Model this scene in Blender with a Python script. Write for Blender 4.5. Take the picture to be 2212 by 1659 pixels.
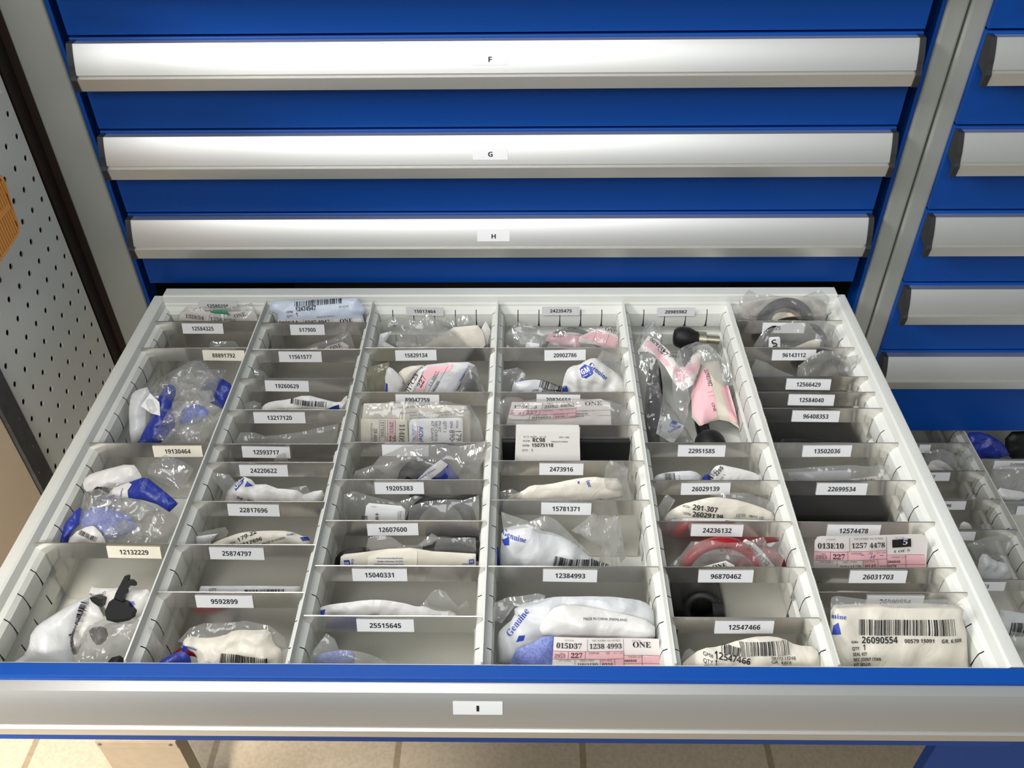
import bpy, math, random
import numpy as np
from mathutils import Vector, Matrix
from mathutils.geometry import delaunay_2d_cdt

for o in list(bpy.data.objects):
    bpy.data.objects.remove(o)
SC = bpy.context.scene
COL = SC.collection
rnd = random.Random(7)

# ------------------------------------------------------------------ camera
CAM = np.array((0.43652, -0.86102, 0.60023))
PITCH, YAW, ROLL, FPX = 0.70415, -0.02341, -0.01524, 1896.25
CX, CY = 1106.0, 829.5
cp, sp = math.cos(PITCH), math.sin(PITCH)
cyw, syw = math.cos(YAW), math.sin(YAW)
cr, sr = math.cos(ROLL), math.sin(ROLL)
FWD = np.array((syw*cp, cyw*cp, -sp))
_r = np.array((cyw, -syw, 0.0)); _u = np.cross(_r, FWD)
RGT = _r*cr + _u*sr
UPV = -_r*sr + _u*cr
cam_data = bpy.data.cameras.new('camera')
cam_data.sensor_width = 36.0
cam_data.lens = FPX/2212.0*36.0
cam_data.clip_start = 0.02
cam = bpy.data.objects.new('camera', cam_data)
cam.matrix_world = Matrix(((RGT[0], UPV[0], -FWD[0], CAM[0]), (RGT[1], UPV[1], -FWD[1], CAM[1]),
                           (RGT[2], UPV[2], -FWD[2], CAM[2]), (0, 0, 0, 1)))
COL.objects.link(cam)
SC.camera = cam

# ------------------------------------------------------------------ world, lamps, exposure
W = bpy.data.worlds.new('world'); SC.world = W; W.use_nodes = True
nt = W.node_tree; bg = nt.nodes['Background']
tcw = nt.nodes.new('ShaderNodeTexCoord'); sx = nt.nodes.new('ShaderNodeSeparateXYZ'); rw = nt.nodes.new('ShaderNodeValToRGB'); mw = nt.nodes.new('ShaderNodeMapRange')
nt.links.new(tcw.outputs['Generated'], sx.inputs[0]); mw.inputs['From Min'].default_value = -1; mw.inputs['From Max'].default_value = 1
nt.links.new(sx.outputs['Z'], mw.inputs['Value']); nt.links.new(mw.outputs['Result'], rw.inputs['Fac']); nt.links.new(rw.outputs['Color'], bg.inputs['Color'])
el = rw.color_ramp.elements
el[0].position = 0.30; el[0].color = (0.12, 0.125, 0.13, 1); el[1].position = 0.62; el[1].color = (0.78, 0.83, 0.85, 1)
bg.inputs['Strength'].default_value = 0.31
def area(name, loc, target, sx, sy, power, color):
    d = bpy.data.lights.new(name, 'AREA'); d.shape = 'RECTANGLE'; d.size = sx; d.size_y = sy
    d.energy = power; d.color = color
    o = bpy.data.objects.new(name, d); COL.objects.link(o); o.location = loc
    o.rotation_euler = (Vector(target)-Vector(loc)).to_track_quat('-Z', 'Y').to_euler()
    return o
area('ceiling_lamp', (-1.3, -0.85, 1.55), (0.5, -0.25, 0.0), 0.9, 0.4, 36, (1.0, 0.99, 0.98))
area('ceiling_lamp', (-0.1, -2.5, 1.9), (0.35, 0.0, 0.1), 2.2, 1.0, 32, (0.97, 0.99, 1.0))
area('ceiling_lamp', (-0.15, -0.75, 2.2), (0.35, -0.3, 0.0), 0.9, 0.3, 15, (1.0, 0.99, 0.96))
area('ceiling_lamp', (-0.35, 0.95, 2.2), (0.4, -0.2, 0.0), 1.9, 0.6, 14, (1.0, 1.0, 0.99))
wl = area('warm_lamp', (0.0, -1.7, 0.9), (-0.50, -0.30, -0.75), 0.3, 0.3, 6.5, (1.0, 0.93, 0.84)); wl.data.spread = math.radians(44)
SC.view_settings.view_transform = 'Standard'
SC.view_settings.look = 'None'
SC.view_settings.exposure = 0.14
SC.view_settings.gamma = 1.0
SC.view_settings.use_curve_mapping = False

# ------------------------------------------------------------------ picking a place on a real plane
def ray(px, py):
    return FWD + RGT*((px-CX)/FPX) - UPV*((py-CY)/FPX)
def at_y(px, py, y):
    d = ray(px, py); return CAM + d*((y-CAM[1])/d[1])
def at_x(px, py, x):
    d = ray(px, py); return CAM + d*((x-CAM[0])/d[0])
def at_z(px, py, z):
    d = ray(px, py); return CAM + d*((z-CAM[2])/d[2])

# ------------------------------------------------------------------ materials
def lin(c):
    return tuple(((v/255.0)/12.92 if v/255.0 <= 0.04045 else ((v/255.0+0.055)/1.055)**2.4) for v in c)
def mat(name, rgb, rough=0.5, metal=0.0, spec=0.5, bump=0.0, bscale=200, vary=0.0, vscale=20, coat=0.0, aniso=None, stretch=None, bdist=0.001, distort=0.0):
    m = bpy.data.materials.new(name); m.use_nodes = True
    nt = m.node_tree; b = nt.nodes['Principled BSDF']
    c = lin(rgb)
    b.inputs['Base Color'].default_value = (*c, 1)
    b.inputs['Roughness'].default_value = rough
    b.inputs['Metallic'].default_value = metal
    b.inputs['Specular IOR Level'].default_value = spec
    b.inputs['Coat Weight'].default_value = coat
    tc = nt.nodes.new('ShaderNodeTexCoord')
    src = tc.outputs['Object']
    if stretch:
        mp = nt.nodes.new('ShaderNodeMapping'); mp.inputs['Scale'].default_value = stretch
        nt.links.new(src, mp.inputs['Vector']); src = mp.outputs['Vector']
    if bump:
        n = nt.nodes.new('ShaderNodeTexNoise'); n.inputs['Scale'].default_value = bscale; n.inputs['Detail'].default_value = 3; n.inputs['Distortion'].default_value = distort
        nt.links.new(src, n.inputs['Vector'])
        bp = nt.nodes.new('ShaderNodeBump'); bp.inputs['Strength'].default_value = bump; bp.inputs['Distance'].default_value = bdist
        nt.links.new(n.outputs['Fac'], bp.inputs['Height']); nt.links.new(bp.outputs['Normal'], b.inputs['Normal'])
    if vary:
        n = nt.nodes.new('ShaderNodeTexNoise'); n.inputs['Scale'].default_value = vscale; n.inputs['Detail'].default_value = 4
        nt.links.new(src, n.inputs['Vector'])
        r = nt.nodes.new('ShaderNodeMapRange'); r.inputs['From Min'].default_value = 0.3; r.inputs['From Max'].default_value = 0.7
        r.inputs['To Min'].default_value = 1-vary; r.inputs['To Max'].default_value = 1+vary
        nt.links.new(n.outputs['Fac'], r.inputs['Value'])
        mx = nt.nodes.new('ShaderNodeMix'); mx.data_type = 'RGBA'; mx.blend_type = 'MULTIPLY'; mx.inputs['Factor'].default_value = 1
        mx.inputs['A'].default_value = (*c, 1)
        nt.links.new(r.outputs['Result'], mx.inputs['B']); nt.links.new(mx.outputs['Result'], b.inputs['Base Color'])
    if aniso is not None:
        b.inputs['Anisotropic'].default_value = aniso
        cx = nt.nodes.new('ShaderNodeCombineXYZ'); cx.inputs[0].default_value = 0.05; cx.inputs[1].default_value = 0.35; cx.inputs[2].default_value = 0.94
        nt.links.new(cx.outputs[0], b.inputs['Tangent'])
    return m
def clear_mat(name, tint=(0.97, 0.97, 0.97), haze=0.15, hazecol=(238, 238, 235), rough=0.10, edge=0.45, base=0.06, bump=0.45, bscale=60):
    m = bpy.data.materials.new(name); m.use_nodes = True
    nt = m.node_tree; nt.nodes.remove(nt.nodes['Principled BSDF'])
    out = nt.nodes['Material Output']; N = nt.nodes.new; L = nt.links.new
    t = N('ShaderNodeBsdfTransparent'); t.inputs[0].default_value = (*tint, 1)
    df = N('ShaderNodeBsdfDiffuse'); df.inputs[0].default_value = (*lin(hazecol), 1)
    tl = N('ShaderNodeBsdfTranslucent'); tl.inputs[0].default_value = (*lin(hazecol), 1)
    g = N('ShaderNodeBsdfGlossy'); g.inputs['Roughness'].default_value = rough
    tc = N('ShaderNodeTexCoord')
    n = N('ShaderNodeTexNoise'); n.inputs['Scale'].default_value = bscale; n.inputs['Detail'].default_value = 1; n.inputs['Distortion'].default_value = 1.0
    mp = N('ShaderNodeMapping'); mp.inputs['Rotation'].default_value = (0.5, 0.4, 0.7); mp.inputs['Scale'].default_value = (1.6, 0.35, 0.5)
    L(tc.outputs['Object'], mp.inputs['Vector']); L(mp.outputs['Vector'], n.inputs['Vector'])
    bp = N('ShaderNodeBump'); bp.inputs['Strength'].default_value = bump; bp.inputs['Distance'].default_value = 0.004
    L(n.outputs['Fac'], bp.inputs['Height']); L(bp.outputs['Normal'], g.inputs['Normal'])
    lw = N('ShaderNodeLayerWeight'); lw.inputs['Blend'].default_value = 0.3; L(bp.outputs['Normal'], lw.inputs['Normal'])
    mr = N('ShaderNodeMapRange'); mr.inputs['To Min'].default_value = base; mr.inputs['To Max'].default_value = edge
    L(lw.outputs['Facing'], mr.inputs['Value'])
    m0 = N('ShaderNodeMixShader'); m0.inputs[0].default_value = 0.45; L(df.outputs[0], m0.inputs[1]); L(tl.outputs[0], m0.inputs[2])
    m1 = N('ShaderNodeMixShader'); m1.inputs[0].default_value = haze; L(t.outputs[0], m1.inputs[1]); L(m0.outputs[0], m1.inputs[2])
    m2 = N('ShaderNodeMixShader'); L(mr.outputs['Result'], m2.inputs[0]); L(m1.outputs[0], m2.inputs[1]); L(g.outputs[0], m2.inputs[2])
    L(m2.outputs[0], out.inputs['Surface'])
    return m

M = {}
M['blue'] = mat('blue_paint', (0, 68, 152), 0.42, spec=0.3, bump=0.12, bscale=900)
M['alu'] = mat('anodised_aluminium', (226, 225, 221), 0.42, metal=0.9, aniso=0.0, bump=0.02, bscale=300, stretch=(0.2, 6, 6))
M['cap'] = mat('black_plastic_cap', (40, 40, 42), 0.5)
M['grey'] = mat('light_grey_paint', (212, 213, 206), 0.4, vary=0.02, vscale=30)
M['post'] = mat('grey_post_paint', (158, 160, 153), 0.45, vary=0.04, vscale=15)
M['plate'] = mat('galvanised_plate', (224, 221, 215), 0.15, metal=0.95, vary=0.06, vscale=18, aniso=0.85)
M['dark'] = mat('dark_interior', (22, 22, 24), 0.6)
M['brown'] = mat('gap_shade_brown', (42, 30, 24), 0.5)  # shade of the gap beside the perforated panel, as a colour
M['label'] = mat('white_label', (232, 232, 232), 0.45)
M['creamlabel'] = mat('cream_label', (246, 240, 222), 0.45)
M['ink'] = mat('black_ink', (22, 22, 24), 0.5)
M['fade'] = mat('faded_ink', (120, 118, 116), 0.5)
M['blueink'] = mat('blue_ink', (38, 62, 160), 0.4)
M['redink'] = mat('red_ink', (190, 30, 40), 0.4)
M['tagwhite'] = mat('tag_card', (226, 219, 214), 0.6)
M['tagpink'] = mat('pink_ink', (236, 184, 190), 0.6)
M['tagline'] = mat('tag_line_ink', (70, 62, 64), 0.6)
M['peg'] = mat('perforated_panel_paint', (234, 236, 230), 0.5, vary=0.02, vscale=8)
M['steel'] = mat('dark_steel', (84, 84, 82), 0.6, metal=0.2, vary=0.15, vscale=120, bump=0.3, bscale=500)
M['cream'] = mat('cream_paint', (252, 230, 200), 0.5, vary=0.02, vscale=6)
M['orange'] = mat('orange_plastic', (255, 178, 84), 0.4)
M['pouch'] = mat('white_pouch', (214, 212, 208), 0.33, bump=0.5, bscale=32, bdist=0.0038, distort=1.2)
M['cpouch'] = mat('cream_pouch', (212, 206, 192), 0.35, bump=0.5, bscale=32, bdist=0.0038, distort=1.2)
M['bpouch'] = mat('pale_blue_pouch', (196, 206, 222), 0.3, bump=0.5, bscale=32, bdist=0.0038, distort=1.2)
M['gpouch'] = mat('grey_white_pouch', (200, 201, 202), 0.33, bump=0.5, bscale=32, bdist=0.0038, distort=1.2)
M['bluebag'] = mat('blue_printed_film', (36, 52, 142), 0.35, bump=0.5, bscale=45, bdist=0.005, distort=1.5, vary=0.12, vscale=300)
M['bluemesh'] = mat('blue_white_mesh_print', (112, 124, 184), 0.4, vary=0.3, vscale=500)
M['clear'] = clear_mat('clear_film')
M['clearhaze'] = clear_mat('hazy_film', haze=0.24, hazecol=(228, 226, 220))
M['clearolive'] = clear_mat('yellowed_film', tint=(0.93, 0.93, 0.86), haze=0.28, hazecol=(200, 198, 172))
M['frost'] = clear_mat('frosted_film', haze=0.40, hazecol=(228, 228, 226), rough=0.25)
M['rubber'] = mat('black_rubber', (20, 20, 21), 0.5, spec=0.35, bump=0.2, bscale=400)
M['blackplastic'] = mat('black_plastic', (15, 15, 16), 0.4, spec=0.3)
M['red'] = mat('red_plastic', (146, 16, 22), 0.35)
M['green'] = mat('green_plastic', (70, 140, 112), 0.4)
M['bolt'] = mat('zinc_steel', (178, 172, 150), 0.35, metal=0.9)
M['paper'] = mat('cream_paper', (224, 217, 202), 0.6)
M['box'] = mat('white_card_box', (228, 225, 218), 0.55)
M['kraft'] = mat('pale_sleeve_card', (212, 204, 186), 0.6)
M['olive'] = mat('dark_olive', (60, 56, 40), 0.6)
M['foot'] = mat('beige_grey_paint', (158, 142, 120), 0.6, vary=0.05, vscale=60)
M['floor'] = None

# ------------------------------------------------------------------ mesh helpers
class MB:
    def __init__(self): self.v = []; self.f = []; self.m = []; self.s = []
    def add(self, vs, fs, mi=0, smooth=False):
        b = len(self.v); self.v.extend([tuple(map(float, p)) for p in vs])
        for f in fs:
            self.f.append(tuple(b+i for i in f)); self.m.append(mi); self.s.append(smooth)
    def box(self, a, b, mi=0):
        x0, y0, z0 = a; x1, y1, z1 = b
        vs = [(x0, y0, z0), (x1, y0, z0), (x1, y1, z0), (x0, y1, z0), (x0, y0, z1), (x1, y0, z1), (x1, y1, z1), (x0, y1, z1)]
        self.add(vs, [(3, 2, 1, 0), (4, 5, 6, 7), (0, 1, 5, 4), (1, 2, 6, 5), (2, 3, 7, 6), (3, 0, 4, 7)], mi)
    def prism(self, prof, fn, t0, t1, mi=0, caps=True, smooth=False):
        n = len(prof)
        vs = [fn(p, t0) for p in prof]+[fn(p, t1) for p in prof]
        fs = [(i, (i+1) % n, n+(i+1) % n, n+i) for i in range(n)]
        self.add(vs, fs, mi, smooth)
        if caps: self.add(vs, [tuple(range(n))[::-1], tuple(range(n, 2*n))], mi)
    def tube(self, pts, rad, seg=10, mi=0, closed=False, caps=True):
        pts = [Vector(p) for p in pts]; n = len(pts)
        rads = rad if isinstance(rad, (list, tuple)) else [rad]*n
        vs = []; prev = None
        for i, p in enumerate(pts):
            if closed: t = pts[(i+1) % n]-pts[i-1]
            else: t = pts[min(i+1, n-1)]-pts[max(i-1, 0)]
            t.normalize()
            if prev is None:
                a = t.orthogonal().normalized()
            else:
                a = prev-t*prev.dot(t)
                if a.length < 1e-6: a = t.orthogonal()
                a.normalize()
            prev = a; b = t.cross(a)
            for k in range(seg):
                q = 2*math.pi*k/seg
                vs.append(p+(a*math.cos(q)+b*math.sin(q))*rads[i])
        fs = []
        for i in range(n if closed else n-1):
            j = (i+1) % n
            for k in range(seg):
                fs.append((i*seg+k, i*seg+(k+1) % seg, j*seg+(k+1) % seg, j*seg+k))
        self.add(vs, fs, mi, True)
        if caps and not closed:
            self.add(vs, [tuple(range(seg))[::-1], tuple(range((n-1)*seg, n*seg))], mi)

def build(name, mb, mats, parent=None, bevel=0.0, seg=2, crease=0):
    me = bpy.data.meshes.new(name)
    me.from_pydata(mb.v, [], mb.f)
    if not isinstance(mats, (list, tuple)): mats = [mats]
    for m in mats: me.materials.append(M[m] if isinstance(m, str) else m)
    me.polygons.foreach_set('material_index', mb.m)
    me.polygons.foreach_set('use_smooth', mb.s)
    me.update()
    if crease: me.set_sharp_from_angle(angle=math.radians(crease))
    o = bpy.data.objects.new(name, me); COL.objects.link(o)
    if parent is not None: o.parent = parent
    if bevel:
        md = o.modifiers.new('bevel', 'BEVEL'); md.width = bevel; md.segments = seg; md.limit_method = 'ANGLE'; md.angle_limit = math.radians(35)
        md.harden_normals = False
    return o
def tag(o, label, cat, group=None):
    o['label'] = label; o['category'] = cat
    if group: o['group'] = group
    return o
def empty(name, loc, label, cat, group=None):
    o = bpy.data.objects.new(name, None); COL.objects.link(o); o.location = loc
    o.empty_display_size = 0.02
    bpy.context.view_layer.update()
    return tag(o, label, cat, group)
def child(name, mb, mats, parent, **k):
    o = build(name, mb, mats, None, **k)
    o.parent = parent
    o.matrix_parent_inverse = Matrix.Translation(-Vector(parent.location)) if parent.parent is None else Matrix.Identity(4)
    return o

# ------------------------------------------------------------------ lettering
GL = {}
def _glyph_mesh(s):
    c = bpy.data.curves.new('t', 'FONT'); c.body = s; c.resolution_u = 3
    o = bpy.data.objects.new('t', c); COL.objects.link(o)
    me = bpy.data.meshes.new_from_object(o.evaluated_get(bpy.context.evaluated_depsgraph_get()))
    v = [(p.co.x, p.co.y) for p in me.vertices]; f = [tuple(p.vertices) for p in me.polygons]
    bpy.data.objects.remove(o); bpy.data.curves.remove(c); bpy.data.meshes.remove(me)
    return v, f
def _styled(ch, font):
    if font == 'sans': return ch
    up, lo, dg = {'bold': (0x1D5D4, 0x1D5EE, 0x1D7EC), 'serif': (0x1D400, 0x1D41A, 0x1D7CE)}[font]
    if 'A' <= ch <= 'Z': return chr(up+ord(ch)-65)
    if 'a' <= ch <= 'z': return chr(lo+ord(ch)-97)
    if '0' <= ch <= '9': return chr(dg+ord(ch)-48)
    return ch
_bar = max(x for x, y in _glyph_mesh('|')[0])
def glyph(ch, font):
    k = (ch, font)
    if k not in GL:
        if ch == ' ': GL[k] = ([], [], 0.3)
        else:
            s = _styled(ch, font)
            v, f = _glyph_mesh(s)
            adv = max(x for x, y in _glyph_mesh(s+'|')[0])-_bar
            GL[k] = (v, f, adv)
    return GL[k]
def layout(s, font):
    x = 0; vs = []; fs = []
    for ch in s:
        v, f, a = glyph(ch, font); b = len(vs)
        vs += [(px+x, py) for px, py in v]; fs += [tuple(b+i for i in q) for q in f]; x += a
    return vs, fs, x
def put_text(mb, to3d, p0, p1, s, font='bold', mi=1, squash=1.0, off=0.0005):
    """lettering along the baseline p0-p1 of a surface"""
    vs, fs, w = layout(s, font)
    p0 = np.array(p0, float); p1 = np.array(p1, float)
    d = p1-p0; L = np.hypot(*d); e = d/L; n = np.array((-e[1], e[0])); k = L/w
    pts = np.array([p0+e*(x*k)+n*(y*k*squash) for x, y in vs])
    mb.add(to3d(pts[:, 0], pts[:, 1], off), fs, mi)
def put_poly(mb, to3d, pts, mi=1, off=0.0004, h=0.006):
    vs, fs = fill(pts, h)
    mb.add(to3d(vs[:, 0], vs[:, 1], off), fs, mi, True)
def put_rect(mb, to3d, x0, y0, x1, y1, mi=1, off=0.0004, n=1):
    xs = np.linspace(x0, x1, n+1) if abs(x1-x0) >= abs(y1-y0) else np.array((x0, x1))
    ys = np.linspace(y0, y1, n+1) if abs(x1-x0) < abs(y1-y0) else np.array((y0, y1))
    gx, gy = np.meshgrid(xs, ys); w = len(xs)
    fs = [(j*w+i, j*w+i+1, (j+1)*w+i+1, (j+1)*w+i) for j in range(len(ys)-1) for i in range(w-1)]
    mb.add(to3d(gx.ravel(), gy.ravel(), off), fs, mi)
def put_barcode(mb, to3d, p0, p1, hgt, mi=1, seed=1, off=0.0005, n=42):
    r = random.Random(seed); p0 = np.array(p0, float); p1 = np.array(p1, float)
    d = p1-p0; L = np.hypot(*d); e = d/L; q = np.array((-e[1], e[0]))
    ws = [r.choice((1, 1, 1, 2, 3)) for _ in range(2*n)]; tot = sum(ws); x = 0
    for i, w in enumerate(ws):
        if i % 2 == 0:
            a = x/tot*L; b = (x+w)/tot*L
            pts = []
            for t in np.linspace(0, hgt, 5):
                pts += [p0+e*a+q*t, p0+e*b+q*t]
            pts = np.array(pts)
            mb.add(to3d(pts[:, 0], pts[:, 1], off), [(2*k, 2*k+1, 2*k+3, 2*k+2) for k in range(4)], mi)
        x += w
def inside(poly, x, y):
    r = np.zeros(np.shape(x), bool); n = len(poly); j = n-1
    for i in range(n):
        xi, yi = poly[i]; xj, yj = poly[j]
        if yi != yj:
            r ^= ((yi > y) != (yj > y)) & (x < (xj-xi)*(y-yi)/(yj-yi)+xi)
        j = i
    return r
def edge_dist(poly, x, y):
    d = np.full(np.shape(x), 1e9); n = len(poly)
    for i in range(n):
        a = np.array(poly[i]); b = np.array(poly[(i+1) % n]); ab = b-a; l2 = max(ab@ab, 1e-14)
        t = np.clip(((x-a[0])*ab[0]+(y-a[1])*ab[1])/l2, 0, 1)
        d = np.minimum(d, np.hypot(x-a[0]-t*ab[0], y-a[1]-t*ab[1]))
    return d
def fill(poly, h, seed=3):
    poly = [tuple(map(float, p)) for p in poly]
    bd = []
    for i, a in enumerate(poly):
        b = poly[(i+1) % len(poly)]; k = max(1, int(math.hypot(b[0]-a[0], b[1]-a[1])/h))
        for t in range(k): bd.append((a[0]+(b[0]-a[0])*t/k, a[1]+(b[1]-a[1])*t/k))
    xs = [p[0] for p in poly]; ys = [p[1] for p in poly]
    gx, gy = np.meshgrid(np.arange(min(xs), max(xs)+h, h), np.arange(min(ys), max(ys)+h, h*0.87))
    gx = gx+(np.arange(gx.shape[0])[:, None] % 2)*h*0.5
    r = np.random.RandomState(seed); gx = gx+r.uniform(-.15, .15, gx.shape)*h; gy = gy+r.uniform(-.15, .15, gy.shape)*h
    gx = gx.ravel(); gy = gy.ravel()
    ok = inside(poly, gx, gy)
    gx, gy = gx[ok], gy[ok]
    if len(gx):
        ok = edge_dist(poly, gx, gy) > h*0.45; gx, gy = gx[ok], gy[ok]
    vin = [Vector(p) for p in bd]+[Vector((a, b)) for a, b in zip(gx, gy)]
    n = len(bd)
    out = delaunay_2d_cdt(vin, [(i, (i+1) % n) for i in range(n)], [], 1, 1e-7)
    vs = np.array([(v.x, v.y) for v in out[0]]); fs = []
    for f in out[2]:
        a, b, c = (vs[i] for i in f[:3])
        fs.append(tuple(f) if (b[0]-a[0])*(c[1]-a[1])-(b[1]-a[1])*(c[0]-a[0]) > 0 else tuple(f)[::-1])
    return vs, fs

# ================================================================== SETTING
def floor_mat():
    m = bpy.data.materials.new('floor_tiles'); m.use_nodes = True; nt = m.node_tree; b = nt.nodes['Principled BSDF']
    tc = nt.nodes.new('ShaderNodeTexCoord')
    mp = nt.nodes.new('ShaderNodeMapping'); mp.inputs['Location'].default_value = (0.105, 0.193, 0)
    br = nt.nodes.new('ShaderNodeTexBrick'); br.offset = 0.0; br.squash = 1.0
    br.inputs['Scale'].default_value = 1.0; br.inputs['Brick Width'].default_value = 0.318; br.inputs['Row Height'].default_value = 0.318
    br.inputs['Mortar Size'].default_value = 0.006; br.inputs['Mortar Smooth'].default_value = 0.2
    br.inputs['Color1'].default_value = (*lin((188, 172, 148)), 1); br.inputs['Color2'].default_value = (*lin((182, 166, 142)), 1)
    br.inputs['Mortar'].default_value = (*lin((150, 132, 106)), 1)
    nz = nt.nodes.new('ShaderNodeTexNoise'); nz.inputs['Scale'].default_value = 160; nz.inputs['Detail'].default_value = 3
    rp = nt.nodes.new('ShaderNodeMapRange'); rp.inputs['From Min'].default_value = 0.35; rp.inputs['From Max'].default_value = 0.65
    rp.inputs['To Min'].default_value = 0.88; rp.inputs['To Max'].default_value = 1.04
    mx = nt.nodes.new('ShaderNodeMix'); mx.data_type = 'RGBA'; mx.blend_type = 'MULTIPLY'; mx.inputs['Factor'].default_value = 1
    nt.links.new(tc.outputs['Object'], mp.inputs['Vector']); nt.links.new(mp.outputs['Vector'], br.inputs['Vector'])
    nt.links.new(tc.outputs['Object'], nz.inputs['Vector']); nt.links.new(nz.outputs['Fac'], rp.inputs['Value'])
    nt.links.new(br.outputs['Color'], mx.inputs['A']); nt.links.new(rp.outputs['Result'], mx.inputs['B'])
    nt.links.new(mx.outputs['Result'], b.inputs['Base Color']); b.inputs['Roughness'].default_value = 0.5
    return m
M['floor'] = floor_mat()
FZ = -0.86
mb = MB(); mb.box((-4, -4, FZ-0.05), (4, 1.2, FZ))
o = build('floor', mb, 'floor'); o['kind'] = 'structure'

# ================================================================== CABINETS
ZB = {'E': 0.396, 'F': 0.2965, 'G': 0.1973, 'H': 0.0963, 'I': -0.0017, 'J': -0.1054, 'K': -0.2490}
NXT = {'E': 'D', 'F': 'E', 'G': 'F', 'H': 'G', 'I': 'H', 'J': 'I', 'K': 'J'}
PXL, PXR = -0.0262, 0.8295           # a front panel
def curve_bc(n=12):
    b = np.array((0.0239, -0.0008)); c = np.array((0.01175, -0.02846)); k = np.array((0.0166, -0.0122))
    return [tuple((1-t)**2*b+2*t*(1-t)*k+t*t*c) for t in np.linspace(0, 1, n)]
HPROF = [(0.0331, -0.0011)]+curve_bc()+[(0.0131, -0.0290), (0.0131, -0.0310), (0.0098, -0.0318), (0.0098, -0.0326), (0.0122, -0.0450), (0.0142, -0.0453), (0.0170, -0.0330), (0.0331, -0.0280)]
def main_face(t):   # a point of the bright face, t from top to bottom
    b = np.array((0.0239, -0.0008)); c = np.array((0.01175, -0.02846)); k = np.array((0.0166, -0.0122))
    return (1-t)**2*b+2*t*(1-t)*k+t*t*c
def drawer_front(dx, dy, row, zbot, parent, letter=None, lx=None, tray_obj=None):
    """blue panel, aluminium handle, two caps and the letter label"""
    z = ZB[row]; ztop = z+0.0020
    mb = MB()
    pr = [(0.0334, zbot), (0.0334, ztop-0.0015), (0.0342, ztop-0.0003), (0.0355, ztop), (0.0454, ztop), (0.0462, ztop-0.0006), (0.0462, zbot)]
    mb.prism(pr, lambda p, t: (t, p[0]+dy, p[1]), PXL+dx, PXR+dx)
    nm = 'drawer' if tray_obj is None else 'front_panel'
    par = build(nm, mb, 'blue', parent if tray_obj is None else tray_obj)
    if tray_obj is not None: host = tray_obj
    else: host = par
    hb = MB(); xl, xr = -0.0200+dx, 0.8228+dx
    hb.prism(HPROF, lambda p, t: (t, p[0]+dy, p[1]+z), xl, xr, smooth=True)
    build('handle', hb, 'alu', host, crease=25)
    for s, x0 in ((-1, xl), (1, xr)):
        cb = MB()
        cprof = [(y-0.0008 if y < 0.03 else y, zz+(0.0008 if zz > -0.02 else -0.0008)) for y, zz in HPROF]
        cprof = [p for i, p in enumerate(cprof) if i not in (13, 14)]
        cb.prism(cprof, lambda p, t: (t, p[0]+dy, p[1]+z), x0, x0+s*0.0060)
        build('end_cap', cb, 'cap', host, bevel=0.0012)
    if letter:
        lb = MB(); x0, x1 = lx
        n = 5
        vs = []; fs = []
        for i in range(n):
            t = LT[row][0]+(LT[row][1]-LT[row][0])*i/(n-1); p = main_face(t)
            vs += [(x0, p[0]+dy-0.0004, p[1]+z+0.0001), (x1, p[0]+dy-0.0004, p[1]+z+0.0001)]
        fs = [(2*i+1, 2*i, 2*i+2, 2*i+3) for i in range(n-1)]
        lb.add(vs, fs, 0)
        def to3d(u, v, off):
            out = []
            for a, b in zip(u, v):
                p = main_face(b); out.append((a, p[0]+dy-0.0004-off, p[1]+z+0.0001))
            return out
        vs, fs, w = layout(letter, 'bold')
        if letter == 'I': vs, fs, w = [(0, 0), (.24, 0), (.24, .72), (0, .72)], [(0, 1, 2, 3)], .24
        hgt = (LT[row][1]-LT[row][0])*0.42; tm = LT[row][0]*0.27+LT[row][1]*0.73
        k = 0.0075; xm = (x0+x1)/2-w*k/2*1.05
        pts = [(xm+x*k*1.1, tm-y/0.72*hgt) for x, y in vs]
        lb.add(to3d([p[0] for p in pts], [p[1] for p in pts], 0.0003), [f for f in fs], 1)
        build('letter_label', lb, ['label', 'ink'], host)
    return par

SLOT = 0.02528
Y0S = 0.0014      # slot k of the open drawer sits at Y0S-k*SLOT
ZD = -0.0045      # upper edge of the divider plates
WALLPROF = [(0.0000, -0.0060), (0.0008, -0.0085), (0.0048, -0.0108), (0.0078, -0.0150), (0.0086, -0.0220), (0.0086, -0.0300), (0.0078, -0.0335),
            (0.0014, -0.0365), (0.0012, -0.0440), (0.0056, -0.0470), (0.0062, -0.0620), (0.0010, -0.0660), (0.0008, -0.0800)]
SLOTROWS = {2, 3, 4, 5, 9, 10}
PARTPROF = [(0.0007, 0.0006), (0.0012, -0.0080), (0.0030, -0.0100), (0.0064, -0.0125), (0.0076, -0.0175), (0.0080, -0.0240), (0.0078, -0.0300), (0.0072, -0.0335),
            (0.0014, -0.0365), (0.0014, -0.0440), (0.0058, -0.0470), (0.0066, -0.0620), (0.0016, -0.0660), (0.0014, -0.0795)]
PSLOTROWS = {2, 3, 4, 5, 6, 10, 11}
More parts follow.
